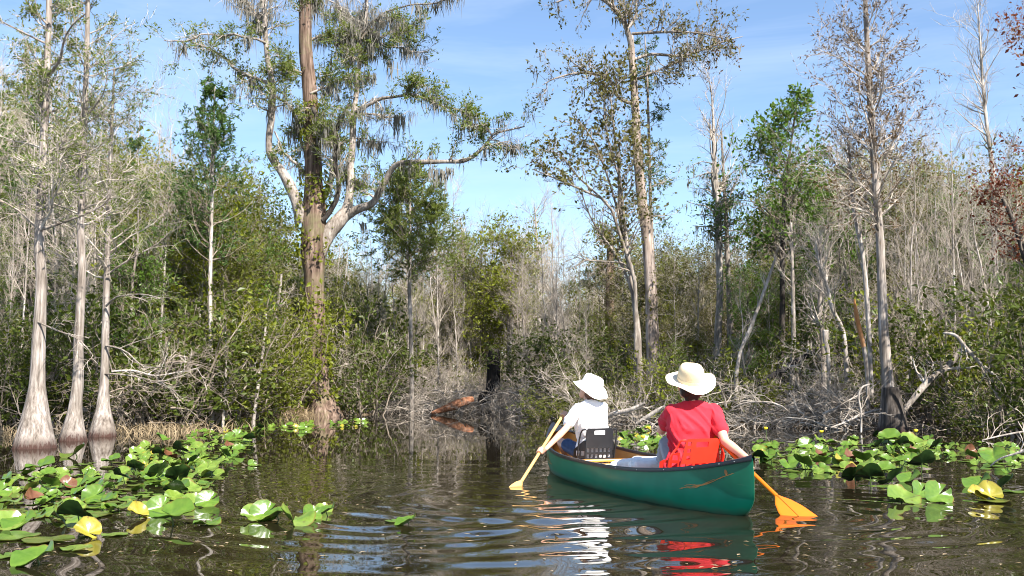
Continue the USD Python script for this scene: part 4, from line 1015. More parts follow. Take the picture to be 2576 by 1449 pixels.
def reeds(label, u, v, w, h, n, seed, m='grass_dry'):
    r_ = np.random.default_rng(seed)
    c = on_water(u, v)
    p = thing('dry_reeds' if m == 'grass_dry' else 'green_reeds', label, 'grass', (c[0], c[1], 0), kind='stuff')
    o = c + np.stack([r_.normal(size=n) * w, r_.normal(size=n) * w * 0.6, 0 * r_.normal(size=n) - 0.05], 1)
    d = unit(np.stack([r_.normal(size=n) * 0.28, r_.normal(size=n) * 0.28, np.ones(n)], 1))
    L = h * r_.uniform(0.4, 1.1, n)
    s = unit(np.cross(d, r_.normal(size=(n, 3)))) * 0.008
    V = []
    for q, ww in ((0, 1.0), (0.5, 0.9), (1.0, 0.1)):
        cc = o + (d + np.array([0, 0, -0.25]) * q * q) * (L * q)[:, None] + (d * [1, 1, 0]) * (L * q * q * 0.8)[:, None]
        V += [cc - s * ww, cc + s * ww]
    V = np.stack(V, 1).reshape(-1, 3)
    b = np.arange(n)[:, None] * 6
    part('blades', (V, np.vstack([np.vstack([b + [i, i + 1, i + 3], b + [i, i + 3, i + 2]]) for i in (0, 2)])), m, p)


reeds('tan dry reeds at the foot of the leaning white sapling', 660, 1058, 0.30, 0.65, 420, 301)
reeds('tan dry reeds left of the giant cypress foot', 735, 1054, 0.30, 0.6, 300, 302)
reeds('dry grass at the water edge right of the third swollen cypress', 360, 1092, 0.5, 0.4, 200, 303)
reeds('dry grass at the water edge left of the slim young cypress', 470, 1086, 0.5, 0.4, 180, 304)
reeds('brown grass at the left edge beside the first swollen cypress', 12, 1100, 0.3, 0.4, 120, 305)
reeds('green sedge along the bank in front of the dark shrubs', 560, 1070, 0.7, 0.4, 300, 306, 'grass_green')

# ---------------------------------------------------------------- the canoe
plain('canoe_lining', (0.30, 0.17, 0.055), rough=0.5, var=0.2, scale=6)
plain('black_vinyl', (0.012, 0.012, 0.016), rough=0.35, var=0.3)
plain('black_plastic', (0.016, 0.017, 0.021), rough=0.38, var=0.25)
plain('red_plastic', (0.72, 0.028, 0.012), rough=0.40, var=0.08)
plain('decal_orange', (0.36, 0.14, 0.03), rough=0.4, var=0.15, scale=40)
plain('varnished_wood', (0.62, 0.27, 0.045), rough=0.32, var=0.22, scale=9, coat_weight=0.3)
plain('paddle_pale_wood', (0.66, 0.38, 0.13), rough=0.4, var=0.12, scale=9)
plain('paddle_orange', (0.64, 0.135, 0.003), rough=0.34, var=0.08, scale=7, coat_weight=0.25)
plain('paddle_rib', (0.30, 0.10, 0.006), rough=0.4)
plain('skin', (0.62, 0.345, 0.235), rough=0.5, var=0.10, scale=9, subsurface_weight=0.12, subsurface_scale=0.01)
plain('shirt_red', (0.60, 0.026, 0.042), rough=0.9, var=0.06, scale=30, bump=0.25, bscale=250, specular_ior_level=0.15, sheen_weight=0.1)
plain('shirt_white', (0.84, 0.83, 0.85), rough=0.9, var=0.03, scale=30, bump=0.25, bscale=250, specular_ior_level=0.15)
plain('cloth_white', (0.80, 0.79, 0.77), rough=0.95, var=0.05, scale=30, bump=0.4, bscale=180, specular_ior_level=0.1)
plain('print_pink', (0.74, 0.36, 0.42), rough=0.9, var=0.2, scale=60)
plain('rivet_steel', (0.35, 0.35, 0.36), rough=0.3, metallic=0.6)
plain('denim_blue', (0.04, 0.075, 0.16), rough=0.9, var=0.2, scale=40, bump=0.3, bscale=260)
plain('trousers_grey', (0.30, 0.29, 0.31), rough=0.9, var=0.1, scale=30)
plain('hat_tan', (0.62, 0.50, 0.33), rough=0.9, var=0.05, scale=25, bump=0.3, bscale=220, specular_ior_level=0.1)
plain('hat_cream', (0.74, 0.66, 0.52), rough=0.9, var=0.04, scale=25, bump=0.3, bscale=220, specular_ior_level=0.1)
plain('hat_white', (0.82, 0.80, 0.76), rough=0.9, var=0.04, scale=25, bump=0.3, bscale=220, specular_ior_level=0.1)
plain('hair_dark', (0.035, 0.018, 0.011), rough=0.5, var=0.4, scale=30, bump=0.6, bscale=120)
plain('hair_brown', (0.10, 0.042, 0.022), rough=0.5, var=0.3, scale=30, bump=0.6, bscale=120)
plain('eye_white', (0.7, 0.7, 0.68), rough=0.2)
plain('lip', (0.42, 0.16, 0.13), rough=0.45)

mat('canoe_shell', {'g': ('geometry', {}), 's': ('separate_xyz', {}), 'n': ('noise_texture', {'scale': 6.0, 'detail': 4.0}), 'r': ('rgb_ramp', {'ramp': [(0.25, (0.0015, 0.10, 0.052)), (0.75, (0.003, 0.135, 0.072))]}),
                    'm2': ('mapping', {'scale': (2.2, 2.2, 70)}), 'n2': ('noise_texture', {'scale': 1.0, 'detail': 3.0, 'roughness': 0.7}), 'r2': ('rgb_ramp', {'ramp': [(0.66, (0, 0, 0)), (0.71, (0.38, 0.38, 0.38))]}), 'x2': ('mix', {'color2': (0.10, 0.17, 0.13)}),
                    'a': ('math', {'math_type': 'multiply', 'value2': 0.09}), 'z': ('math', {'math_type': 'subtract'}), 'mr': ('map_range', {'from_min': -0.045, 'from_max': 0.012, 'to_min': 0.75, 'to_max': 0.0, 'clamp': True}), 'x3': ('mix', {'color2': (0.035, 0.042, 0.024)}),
                    'b': ('bump', {'strength': 0.05, 'distance': 0.01}), 'p': ('principled_bsdf', {'roughness': 0.31, 'specular_ior_level': 0.35})},
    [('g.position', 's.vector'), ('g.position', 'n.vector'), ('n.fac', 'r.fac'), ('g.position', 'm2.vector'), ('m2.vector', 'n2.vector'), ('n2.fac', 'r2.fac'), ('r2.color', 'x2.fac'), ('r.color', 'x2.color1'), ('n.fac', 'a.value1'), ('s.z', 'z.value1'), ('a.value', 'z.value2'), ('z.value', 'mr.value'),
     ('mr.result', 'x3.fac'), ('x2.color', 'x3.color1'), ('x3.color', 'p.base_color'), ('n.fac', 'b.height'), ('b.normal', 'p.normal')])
STERN, BOW = np.array([1.625, 6.80]), np.array([0.455, 11.2])
CC = (STERN + BOW) / 2
CD = unit(BOW - STERN)
CR = np.array([CD[1], -CD[0]])
LH = np.linalg.norm(BOW - STERN) / 2


def cw(r, f, z):
    """Right, forward, up of the canoe's middle on the water, to the world."""
    r, f, z = np.broadcast_arrays(np.asarray(r, float), np.asarray(f, float), np.asarray(z, float))
    return np.stack([CC[0] + CR[0] * r + CD[0] * f, CC[1] + CR[1] * r + CD[1] * f, z], -1)


def beam(t):
    return 0.445 * (1 - np.abs(t) ** 2.5) ** 0.92


def sheer(t):
    return 0.222 + np.where(t < 0, 0.178, 0.235) * np.abs(t) ** 3.2


def hull(t, phi, inset=0.0, floor=None):
    """Point of the shell: t from stern -1 to bow 1, phi from the right rail pi/2 over the keel 0 to the left rail -pi/2."""
    t, phi = np.broadcast_arrays(np.asarray(t, float), np.asarray(phi, float))
    zs, zk = sheer(t), -0.115 + 0.075 * np.abs(t) ** 6
    s, c = np.abs(np.sin(phi)), np.cos(phi)
    x = np.maximum(beam(t) - inset, 0) * np.sign(phi) * s ** 0.62 * (1 + 0.045 * np.sin(2 * np.abs(phi)))
    q = np.clip(c, 0, 1) ** 0.85
    z = zs - (zs - zk) * q
    L = LH * (1 - 0.10 * np.maximum(q - 0.55, 0) ** 2 / 0.2 * np.abs(t) ** 8 + 0.006 * np.sin(q * PI)) - inset
    if floor is not None:
        z = np.maximum(z + inset, floor)
    return cw(x, t * L, z)


tt = np.sin(np.linspace(-PI / 2, PI / 2, 97))
ph = np.linspace(-PI / 2, PI / 2, 49)


def sheet(V):
    n, m = V.shape[:2]
    i, j = np.meshgrid(np.arange(n - 1), np.arange(m - 1), indexing='ij')
    a = (i * m + j).ravel()
    return V.reshape(-1, 3), np.vstack([np.stack([a, a + 1, a + m + 1], 1), np.stack([a, a + m + 1, a + m], 1)])


can = thing('canoe', 'green open canoe with black gunwales carrying the two paddlers', 'canoe', (CC[0], CC[1], 0))
hv, hf = sheet(hull(tt[:, None], ph[None]))
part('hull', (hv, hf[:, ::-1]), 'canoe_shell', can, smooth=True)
part('lining', sheet(hull(tt[1:-1, None], ph[None], 0.010, 0.016)), 'canoe_lining', can, smooth=True)
for sgn in (1, -1):
    p = hull(tt, np.full_like(tt, sgn * PI / 2))
    A = np.array([[-0.011, -0.013], [0.012, -0.013], [0.014, 0.002], [0.008, 0.012], [-0.009, 0.012], [-0.013, 0.002]]) * [1.0, 1.15]
    side = np.gradient(p[:, :2], axis=0)
    side = unit(np.c_[side[:, 1], -side[:, 0], 0 * side[:, 0]]) * sgn
    V = p[:, None] + side[:, None] * A[None, :, :1] + np.array([0, 0, 1.0]) * A[None, :, 1:]
    V = np.concatenate([V, V[:, :1]], 1)
    part('gunwale', sheet(V), 'black_vinyl', can, smooth=40)
for e in (-1, 1):
    ts = e * np.linspace(0.86, 0.998, 14)
    pr, pl = hull(ts, np.full(14, PI / 2)), hull(ts, np.full(14, -PI / 2))
    w = np.linspace(0, 1, 9)[None, :, None]
    V = pr[:, None] * (1 - w) + pl[:, None] * w + np.array([0, 0, 1.0]) * (0.010 + 0.018 * np.sin(PI * w))
    V2 = V - [0, 0, 0.008]
    part('deck_plate', join([sheet(V), sheet(V2)]), 'black_vinyl', can, smooth=True)


def obox(r0, r1, f0, f1, z0, z1, bev=0.006):
    b = trimesh.creation.box([r1 - r0 - 2 * bev, f1 - f0 - 2 * bev, z1 - z0 - 2 * bev])
    b.apply_translation([(r0 + r1) / 2, (f0 + f1) / 2, (z0 + z1) / 2])
    h = m3.Manifold.batch_hull([m3.Manifold.sphere(bev, 8).translate(list(map(float, c))) for c in b.vertices])
    v, f = geom(h)
    return cw(v[:, 0], v[:, 1], v[:, 2]), f


def rung(f, z, w=0.07, name='thwart'):
    b = float(beam(np.array(f / LH))) - 0.012
    part(name, obox(-b, b, f - w / 2, f + w / 2, z - 0.012, z + 0.012), 'varnished_wood', can)


rung(0.22, 0.205)
rung(-0.25, 0.205, 0.05)
for f, z in ((0.80, 0.095), (1.14, 0.095), (-1.46, 0.12), (-1.10, 0.12)):
    rung(f, z, 0.045, 'seat_bar')
for f0, f1, z in ((0.82, 1.12, 0.112), (-1.44, -1.12, 0.137)):
    part('seat', obox(-0.2, 0.2, f0, f1, z - 0.012, z + 0.006), 'varnished_wood', can)


def hull_at(f, z, sgn=-1):
    """The shell's left (or right) side at a given distance ahead and height."""
    a = sgn * np.linspace(0.02, PI / 2, 200)
    t = f / LH
    pts = hull(np.full(200, t), a)
    i = np.argmin(np.abs(pts[:, 2] - z))
    e = 0.004
    du = hull(t + e, a[i]) - hull(t - e, a[i])
    dv = hull(t, a[i] + 0.01) - hull(t, a[i] - 0.01)
    n = unit(np.cross(du, dv)) * 1.0
    n = n if np.dot(n[:2], CR) * sgn > 0 else -n
    return pts[i] + n * 0.0025


def ribbon(pts, w):
    P = np.array([hull_at(f, z) for f, z in pts])
    fz = np.array(pts)
    T = unit(np.gradient(np.c_[fz, 0 * fz[:, 0]], axis=0))
    nf, nz = -T[:, 1], T[:, 0]
    A = np.array([hull_at(f + a * q / 2, z + b * q / 2) for (f, z), a, b, q in zip(pts, nf, nz, w)])
    B = np.array([hull_at(f - a * q / 2, z - b * q / 2) for (f, z), a, b, q in zip(pts, nf, nz, w)])
    return sheet(np.stack([A, B], 1))


def swoosh(f0, f1, z0, z1, sag, wmax, n=26):
    s = np.linspace(0, 1, n)
    return ribbon(np.c_[f0 + (f1 - f0) * s, z0 + (z1 - z0) * s - sag * np.sin(PI * s) + 0.006 * np.sin(3 * PI * s)], wmax * np.sin(PI * np.clip(s, 0.03, 0.97)) ** 0.7)


part('decal', join([swoosh(-2.17, -1.62, 0.300, 0.135, 0.018, 0.005), swoosh(-2.02, -1.70, 0.243, 0.168, 0.012, 0.007), swoosh(-1.95, -1.66, 0.215, 0.142, 0.008, 0.005),
                    ribbon(np.c_[np.linspace(-2.085, -2.075, 8), np.linspace(0.274, 0.310, 8)], 0.024 * np.sin(PI * np.linspace(0.1, 0.9, 8)))]), 'decal_orange', can)
part('decal', join([swoosh(1.55, 1.05, 0.16, 0.105, 0.012, 0.012), swoosh(1.50, 1.15, 0.19, 0.125, 0.010, 0.012), ribbon(np.c_[np.linspace(1.30, 1.33, 8), np.linspace(0.15, 0.21, 8)], 0.03 * np.sin(PI * np.linspace(0.1, 0.9, 8)))]), 'decal_orange', can)


for fz in (-2.16, -2.04, -1.80, -1.5, -1.15, -0.8):
    q = hull(fz / LH, -PI / 2) + np.append(-CR * 0.0135, -0.002)
    part('rivet', geom(m3.Manifold.sphere(0.0042, 10).translate(list(map(float, q)))), 'rivet_steel', can, smooth=True)


# ---------------------------------------------------------------- folding seats with a grid back
def chair(label, material, f, z0, wt, wb, h, cols, rows, yaw=0.0, lean=0.16, wing=0.13, solid=0.52, left_holes=False, side_rows=3):
    c0 = cw(0, f, 0)
    th = thing('canoe_chair', label, 'chair', (c0[0], c0[1], z0))

    def put(poly, bend, thick=0.012):
        e = trimesh.creation.extrude_polygon(poly, thick, engine='earcut')
        v, fc = np.array(e.vertices), np.array(e.faces)
        x, z, y = v[:, 0], v[:, 1], v[:, 2]
        x, y = bend(x, y)
        y = y - lean * z
        ca, sa = math.cos(yaw), math.sin(yaw)
        return cw(x * ca - y * sa, f + x * sa + y * ca, z0 + z), fc[:, ::-1] if np.linalg.det(np.array([[1, 0, 0], [0, 0, 1], [0, 1, 0]])) < 0 else fc

    panel = Polygon([(-wb / 2, 0), (wb / 2, 0), (wt / 2, h - 0.02), (wt / 2 - 0.02, h), (-wt / 2 + 0.02, h), (-wt / 2, h - 0.02)])
    gh = h * (1 - solid)
    cwid, rh = (wb * 0.94) / cols, gh / rows
    for i in range(cols):
        for j in range(rows):
            panel = panel.difference(sbox(-wb * 0.47 + cwid * (i + 0.16), rh * (j + 0.18), -wb * 0.47 + cwid * (i + 0.84), rh * (j + 0.84)))
    if left_holes:
        for j in range(3):
            x = -wt / 2 + 0.035
            panel = panel.difference(sbox(x - 0.018, gh + 0.022 + 0.052 * j, x + 0.018, gh + 0.052 + 0.052 * j))
    panel = panel.difference(sbox(-0.052, h - 0.058, 0.052, h - 0.030).buffer(0.006))
    part('backrest', put(panel, lambda x, y: (x, y)), material, th)
    for s in (1, -1):
        w = Polygon([(0.004, 0), (wing, 0), (wing, h * 0.42), (0.03, h * 0.66), (0.004, h * 0.66)])
        for i in range(2):
            for j in range(side_rows):
                w = w.difference(sbox(0.012 + 0.055 * i * wing / 0.13, 0.02 + j * h * 0.2, 0.012 + (0.055 * i + 0.040) * wing / 0.13, 0.02 + j * h * 0.2 + h * 0.13))
        a = math.radians(52)
        for g in getattr(w, 'geoms', [w]):
            part('side_panel', put(g, lambda x, y, s=s: (s * (wb / 2 + x * math.cos(a) - y * math.sin(a)), x * math.sin(a) + y * math.cos(a))), material, th)
    for s in (1, -1):
        q = np.array([(wt / 2 + 0.004, 0.0, h * 0.97), (wt / 2 + 0.035, 0.015, h * 0.96), (wt / 2 + 0.05, 0.035, h * 0.8), (wb / 2 + 0.055, 0.05, h * 0.5), (wb / 2 + 0.05, 0.06, 0.02)])
        P, R = smooth_path(q * [s, 1, 1], np.full(5, 0.008), 20)
        P[:, 1] -= lean * P[:, 2]
        ca, sa = math.cos(yaw), math.sin(yaw)
        part('frame_tube', tubes(cw(P[:, 0] * ca - P[:, 1] * sa, f + P[:, 0] * sa + P[:, 1] * ca, z0 + P[:, 2]), R, 8, cap=True), material, th, smooth=40)
    part('seat_pad', obox(-wb / 2 - 0.02, wb / 2 + 0.02, f + 0.0, f + 0.30, z0 - 0.012, z0 + 0.006), material, th)


chair('black plastic canoe chair with a grid back behind the white-shirted paddler', 'black_plastic', 0.80, 0.118, 0.285, 0.285, 0.355, 6, 3, yaw=0.10, side_rows=2)
chair('red plastic canoe chair with a grid back behind the red-shirted paddler', 'red_plastic', -1.44, 0.195, 0.31, 0.40, 0.295, 6, 2, yaw=0.22, lean=0.20, solid=0.60, left_holes=True, wing=0.15)

# ---------------------------------------------------------------- people
sph = lambda p, r: m3.Manifold.sphere(float(r), 20).translate([float(x) for x in p])


def bone(*pr):
    return m3.Manifold.batch_hull([sph(p, r) for p, r in pr])


def flesh(parts, edge=0.016, it=14, disp=None):
    b = m3.Manifold.batch_boolean(parts, m3.OpType.Add).refine_to_length(edge)
    t = trimesh.Trimesh(*geom(b), process=True)
    trimesh.smoothing.filter_taubin(t, lamb=0.5, nu=0.52, iterations=it)
    v, f = np.array(t.vertices), np.array(t.faces)
    if disp is not None:
        v = v + t.vertex_normals * disp(v)[:, None]
    return v, f


def hand(grip, axis, wrist, rs=0.015, s=1.0, flip=1):
    """A hand closed on a shaft: palm, four unequal bent fingers round it and the thumb from the other side."""
    a = unit(axis)
    w = wrist - grip
    w = unit(w - a * np.dot(w, a))
    b = np.cross(a, w) * flip
    P = lambda th, R, o: grip + a * o + (w * math.cos(th) + b * math.sin(th)) * R
    out = []
    heel = [(P(-0.45, rs + 0.016 * s, o * s), 0.014 * s) for o in (-0.026, 0.026)]
    kn = [(-0.033, 1.0), (-0.011, 1.08), (0.011, 1.03), (0.033, 0.85)]
    knuckles = [(P(0.75, rs + 0.015 * s, o * s), 0.0115 * s) for o, _ in kn]
    wr = grip + w * (rs + 0.062 * s) + b * 0.0
    out.append(bone(*heel, *knuckles, (grip + w * (rs + 0.02 * s), 0.014 * s)))
    out.append(bone(*heel, (wr, 0.021 * s)))
    for (o, ln), k in zip(kn, knuckles):
        chain = [k] + [(P(th * (0.7 + 0.3 * ln) + 0.1, rs + (0.011 - 0.0012 * i) * s, o * s), (0.0095 - 0.0008 * i) * s) for i, th in enumerate((1.45, 2.3, 3.25))]
        out += [bone(chain[i], chain[i + 1]) for i in range(3)]
    th0 = (P(-0.5, rs + 0.020 * s, -0.030 * s), 0.0125 * s)
    th1 = (P(-1.1, rs + 0.014 * s, -0.046 * s), 0.0108 * s)
    th2 = (P(-1.9, rs + 0.010 * s, -0.047 * s), 0.0095 * s)
    th3 = (P(-2.6, rs + 0.009 * s, -0.040 * s), 0.0085 * s)
    out += [bone(th0, th1), bone(th1, th2), bone(th2, th3)]
    return out, wr


def head(c, fwd, up, s=1.0):
    u_ = unit(up)
    f_ = unit(fwd - u_ * np.dot(fwd, u_))
    r_ = np.cross(f_, u_)
    P = lambda x, y, z: c + (r_ * x + f_ * y + u_ * z) * s
    parts = [bone((P(0, -0.018, 0.030), 0.088 * s), (P(0, 0.022, 0.025), 0.080 * s)), bone((P(0, 0.02, 0.0), 0.074 * s), (P(0.022, 0.052, -0.075), 0.034 * s), (P(-0.022, 0.052, -0.075), 0.034 * s), (P(0, 0.066, -0.088), 0.026 * s)),
             bone((P(0, 0.094, 0.012), 0.009 * s), (P(0, 0.112, -0.026), 0.013 * s), (P(0.012, 0.097, -0.030), 0.009 * s), (P(-0.012, 0.097, -0.030), 0.009 * s)),
             bone((P(0.03, 0.082, 0.026), 0.014 * s), (P(-0.03, 0.082, 0.026), 0.014 * s))]
    for x in (1, -1):
        parts.append(bone((P(0.083 * x, -0.012, 0.012), 0.012 * s), (P(0.090 * x, -0.022, -0.004), 0.016 * s), (P(0.082 * x, -0.010, -0.030), 0.009 * s)))
    eyes = [(P(0.031 * x, 0.087, 0.006), 0.012 * s) for x in (1, -1)]
    return parts, P, eyes


def brim_hat(person, c, fwd, up, mats, rc=0.098, hc=0.105, rb=0.185, droop=0.035, curl=0.02, top=0.86, band=None, seed=1, ry=1.12, tiltb=0.0):
    u_ = unit(up)
    f_ = unit(fwd - u_ * np.dot(fwd, u_))
    r_ = np.cross(f_, u_)
    W = lambda V: c + V[:, :1] * r_ + V[:, 1:2] * f_ + V[:, 2:] * u_
    n = 48
    a = np.linspace(0, 2 * PI, n + 1)
    prof = [(1.02, 0.0), (1.0, 0.012), (0.985, hc * 0.45), (0.95, hc * 0.75), (top, hc * 0.95), (top * 0.8, hc * 1.03), (top * 0.4, hc * 1.02), (0.0, hc * 1.0)]
    V = np.array([[(rc * q * np.cos(x), rc * ry * q * np.sin(x), z + 0.004 * math.sin(3 * x + seed) * (z > 0.03)) for x in a] for q, z in prof])
    v, f = sheet(V)
    h = part('hat', (W(v), f[:, ::-1]), mats[0], person, smooth=60)
    V = []
    for q in (0, 0.12, 0.3, 0.5, 0.7, 0.86, 0.97, 1.0, 0.97, 0.7, 0.4, 0.0):
        i = len(V)
        rr = rc * 1.0 + (rb - rc) * q
        row = []
        for x in a:
            yy = rr * np.sin(x) * (1 + (ry - 1) * (1 - q * 0.6))
            z = -droop * q ** 1.3 * (1 - 0.9 * np.cos(x) ** 2) + curl * q ** 2 * np.cos(x) ** 2 + 0.010 * q * math.sin(3 * x + seed * 2.1) + 0.006 * q * math.sin(5 * x + seed)
            row.append((rr * np.cos(x), yy, z - (0.006 if i >= 8 else 0.0 if q < 1 else 0.003) + 0.002))
        V.append(row)
    v, f = sheet(np.array(V))
    part('brim', (W(v), f[:, ::-1]), mats[1], h, smooth=60)
    V = np.array([[(rc * (1.035 + e) * np.cos(x), rc * ry * (1.035 + e) * np.sin(x), z) for x in a] for e, z in ((0, 0.004), (0.0, 0.026), (-0.02, 0.028))])
    v, f = sheet(V)
    part('hat_band', (W(v), f[:, ::-1]), mats[2], h, smooth=60)


def folds(axis, amp, freq, seed):
    ax = unit(axis)

    def go(v):
        q = v - ax * (v @ ax)[:, None] * 0.75
        a = meshkit.fbm(q * freq * 0.6 + seed, 3, seed)
        m = np.clip(2.4 * meshkit.noise(v * 5.0 + seed * 3) - 0.45, 0.1, 1)
        return amp * m * np.maximum(1 - np.abs(np.sin(30 * a)) * 1.5, -0.15) + 0.004 * (meshkit.noise(v * 9 + seed) - 0.5)
    return go


def person(label, shoulders, hips, head_c, head_f, head_up, arms, legs, shirt, trousers, hair, hat, shaft, sleeve=0.62, leg_cover=1.0, bulk=1.0, fold=None, hs=1.0):
    base = np.append((hips[0] + hips[1])[:2] / 2, 0.0)
    pr = thing('person', label, 'person', base)
    sl, sr = shoulders
    hl, hr = hips
    mid_s, mid_h = (sl + sr) / 2, (hl + hr) / 2
    across = unit(sl - sr)
    k = bulk
    upv = unit(mid_s - mid_h)
    ch = mid_h + (mid_s - mid_h) * 0.70
    wa = mid_h + (mid_s - mid_h) * 0.34
    fw = unit(np.cross(across, upv)) * -1.0
    ac_h = unit(hl - hr)
    cw_ = np.linalg.norm(sl - sr)
    neck = mid_s + upv * 0.035
    hp, HP, eyes = head(head_c, head_f, head_up, hs)
    neck_top = head_c - unit(head_up) * 0.06 * hs - unit(head_f) * 0.012
    body, cloth = [], []

    def torso(e):
        W = [(wa + ac_h * 0.070 * k, 0.085 * k + e), (wa - ac_h * 0.070 * k, 0.085 * k + e)]
        Hh = [(hl + [0, 0, 0.02], 0.098 * k + e), (hr + [0, 0, 0.02], 0.098 * k + e)]
        Cc = [(ch + across * cw_ * 0.27, 0.098 * k + e), (ch - across * cw_ * 0.27, 0.098 * k + e)]
        Ss = [(sl - across * 0.02 - upv * 0.012, 0.052 * k + e), (sr + across * 0.02 - upv * 0.012, 0.052 * k + e), (mid_s - upv * 0.02, 0.06 * k + e)]
        return [bone(*Hh, *W), bone(*W, *Cc), bone(*Cc, *Ss), bone(*Ss, (neck, 0.052 * hs + e * 0.6))]

    body += torso(0.0) + hp + [bone((neck - upv * 0.03, 0.056 * hs), (neck_top, 0.052 * hs))]
    cloth += torso(0.014)
    for (el, gr, flip), s0 in zip(arms, (sl, sr)):
        hd, wr = hand(gr, shaft, el + (gr - el) * 0.5, s=0.96 * hs, flip=flip)
        body += [bone((s0, 0.050 * k), (s0 + (el - s0) * 0.5, 0.043 * k), (el, 0.036 * k)), bone((el, 0.036 * k), (el + (wr - el) * 0.3, 0.037 * k), (wr, 0.0225 * k))] + hd
        m = s0 + (el - s0) * sleeve
        cloth.append(bone((s0, 0.060 * k), (s0 + (el - s0) * sleeve * 0.6, 0.064 * k), (m, 0.062 * k)))
    tro, legskin = [], []
    for (kn, an), h0 in zip(legs, (hl, hr)):
        body += [bone((h0, 0.078 * k), (kn, 0.050 * k)), bone((kn, 0.050 * k), (kn + (an - kn) * 0.35, 0.050 * k), (an, 0.034 * k)), bone((an, 0.034 * k), (an + unit((kn - h0) * [1, 1, 0]) * 0.16 - [0, 0, 0.02], 0.026))]
        if leg_cover < 1:
            tro.append(bone((h0, 0.094 * k), (h0 + (kn - h0) * leg_cover, 0.076 * k)))
        else:
            tro += [bone((h0, 0.092 * k), (kn, 0.066 * k)), bone((kn, 0.066 * k), (an - (an - kn) * 0.08, 0.052 * k))]
    tro.append(bone((hl + [0, 0, -0.01], 0.104 * k), (hr + [0, 0, -0.01], 0.104 * k)))
    part('body', flesh(body, 0.011, 8), 'skin', pr, smooth=True)
    sv = flesh(cloth, 0.014, 16, fold)
    part('shirt', sv, shirt, pr, smooth=True)
    part('trousers' if leg_cover >= 1 else 'shorts', flesh(tro, 0.018, 10, folds([1, 0, 0.3], 0.006, 9, 5)), trousers, pr, smooth=True)
    hm = flesh([bone((HP(0, -0.028, 0.025), 0.088 * hs), (HP(0, 0.005, 0.035), 0.086 * hs)), bone((HP(0.045, -0.045, -0.03), 0.052 * hs), (HP(-0.045, -0.045, -0.03), 0.052 * hs), (HP(0, -0.036, 0.02), 0.082 * hs)),
                bone((HP(0.03, -0.052, -0.04), 0.044 * hs), (HP(-0.03, -0.052, -0.04), 0.044 * hs), (HP(0.02, -0.06, -0.098), 0.026 * hs), (HP(-0.03, -0.058, -0.092), 0.026 * hs))], 0.012, 8, lambda v: 0.006 * (meshkit.noise(v * [70, 70, 12]) - 0.5))
    part('hair', hm, hair, pr, smooth=True)
    for e, r in eyes:
        part('eye', geom(sph(e, r)), 'eye_white', pr, smooth=True)
    part('mouth', geom(bone((HP(0.018, 0.082, -0.058), 0.006), (HP(0, 0.088, -0.057), 0.0075), (HP(-0.018, 0.082, -0.058), 0.006))), 'lip', pr, smooth=True)
    brim_hat(pr, HP(0, -0.014, 0.046), hat[0], hat[1], hat[2], **hat[3])
    return pr, sv


A3 = lambda *p: np.array(p, float)
# paddles first: their shafts place the hands
GA, BA = A3(0.5226, 10.1, 0.603), A3(0.06, 8.96, 0.0)
axA = unit(BA - GA)
hA = BA + (GA - BA) * 0.44
GB, BB = A3(1.40, 8.10, 0.70), A3(1.955, 6.94, 0.0)
axB = unit(BB - GB)
hB = BB + (GB - BB) * 0.405
p_white, shirt_w = person('person in white t-shirt and floppy white sun hat paddling in the bow', (A3(0.635, 9.76, 0.655), A3(0.905, 9.99, 0.665)), (A3(0.72, 9.90, 0.205), A3(0.885, 9.945, 0.205)), A3(0.765, 9.915, 0.840), A3(-0.75, 0.62, -0.10), A3(0.30, -0.22, 1.0),
    ((A3(0.515, 9.60, 0.475), hA, 1), (A3(0.82, 10.24, 0.53), GA - (GA - BA) * 0.02, 1)), ((A3(0.50, 10.20, 0.31), A3(0.60, 10.50, 0.09)), (A3(0.76, 10.36, 0.33), A3(0.70, 10.66, 0.09))),
    'shirt_white', 'denim_blue', 'hair_brown', (A3(-0.75, 0.62, -0.10), A3(0.40, -0.42, 1.0), ('hat_white', 'hat_white', 'hat_white'), dict(rc=0.100, hc=0.098, rb=0.182, droop=0.045, curl=-0.005, seed=3)), axA, sleeve=0.70, leg_cover=0.72, bulk=0.88, fold=folds([0.5, 0, 1], 0.012, 7, 2), hs=0.95)
p_red, shirt_r = person('person in red t-shirt and wide cream sun hat paddling in the stern', (A3(1.235, 7.76, 0.690), A3(1.565, 7.79, 0.690)), (A3(1.275, 7.79, 0.235), A3(1.475, 7.84, 0.235)), A3(1.385, 7.80, 0.885), A3(-0.22, 0.97, 0.06), A3(0.02, -0.24, 1.0),
    ((A3(1.19, 8.0, 0.53), GB - (GB - BB) * 0.02, 1), (A3(1.617, 7.63, 0.465), hB, -1)), ((A3(1.25, 8.13, 0.42), A3(1.22, 8.42, 0.10)), (A3(1.42, 8.22, 0.43), A3(1.33, 8.52, 0.10))),
    'shirt_red', 'trousers_grey', 'hair_dark', (A3(-0.22, 0.97, 0.0), A3(0.02, -0.47, 1.0), ('hat_tan', 'hat_cream', 'hat_tan'), dict(rc=0.100, hc=0.120, rb=0.192, droop=0.020, curl=0.018, top=0.80, seed=1)), axB, sleeve=0.58, bulk=0.95, fold=folds([-0.7, 0.2, 1.0], 0.014, 6.5, 7))
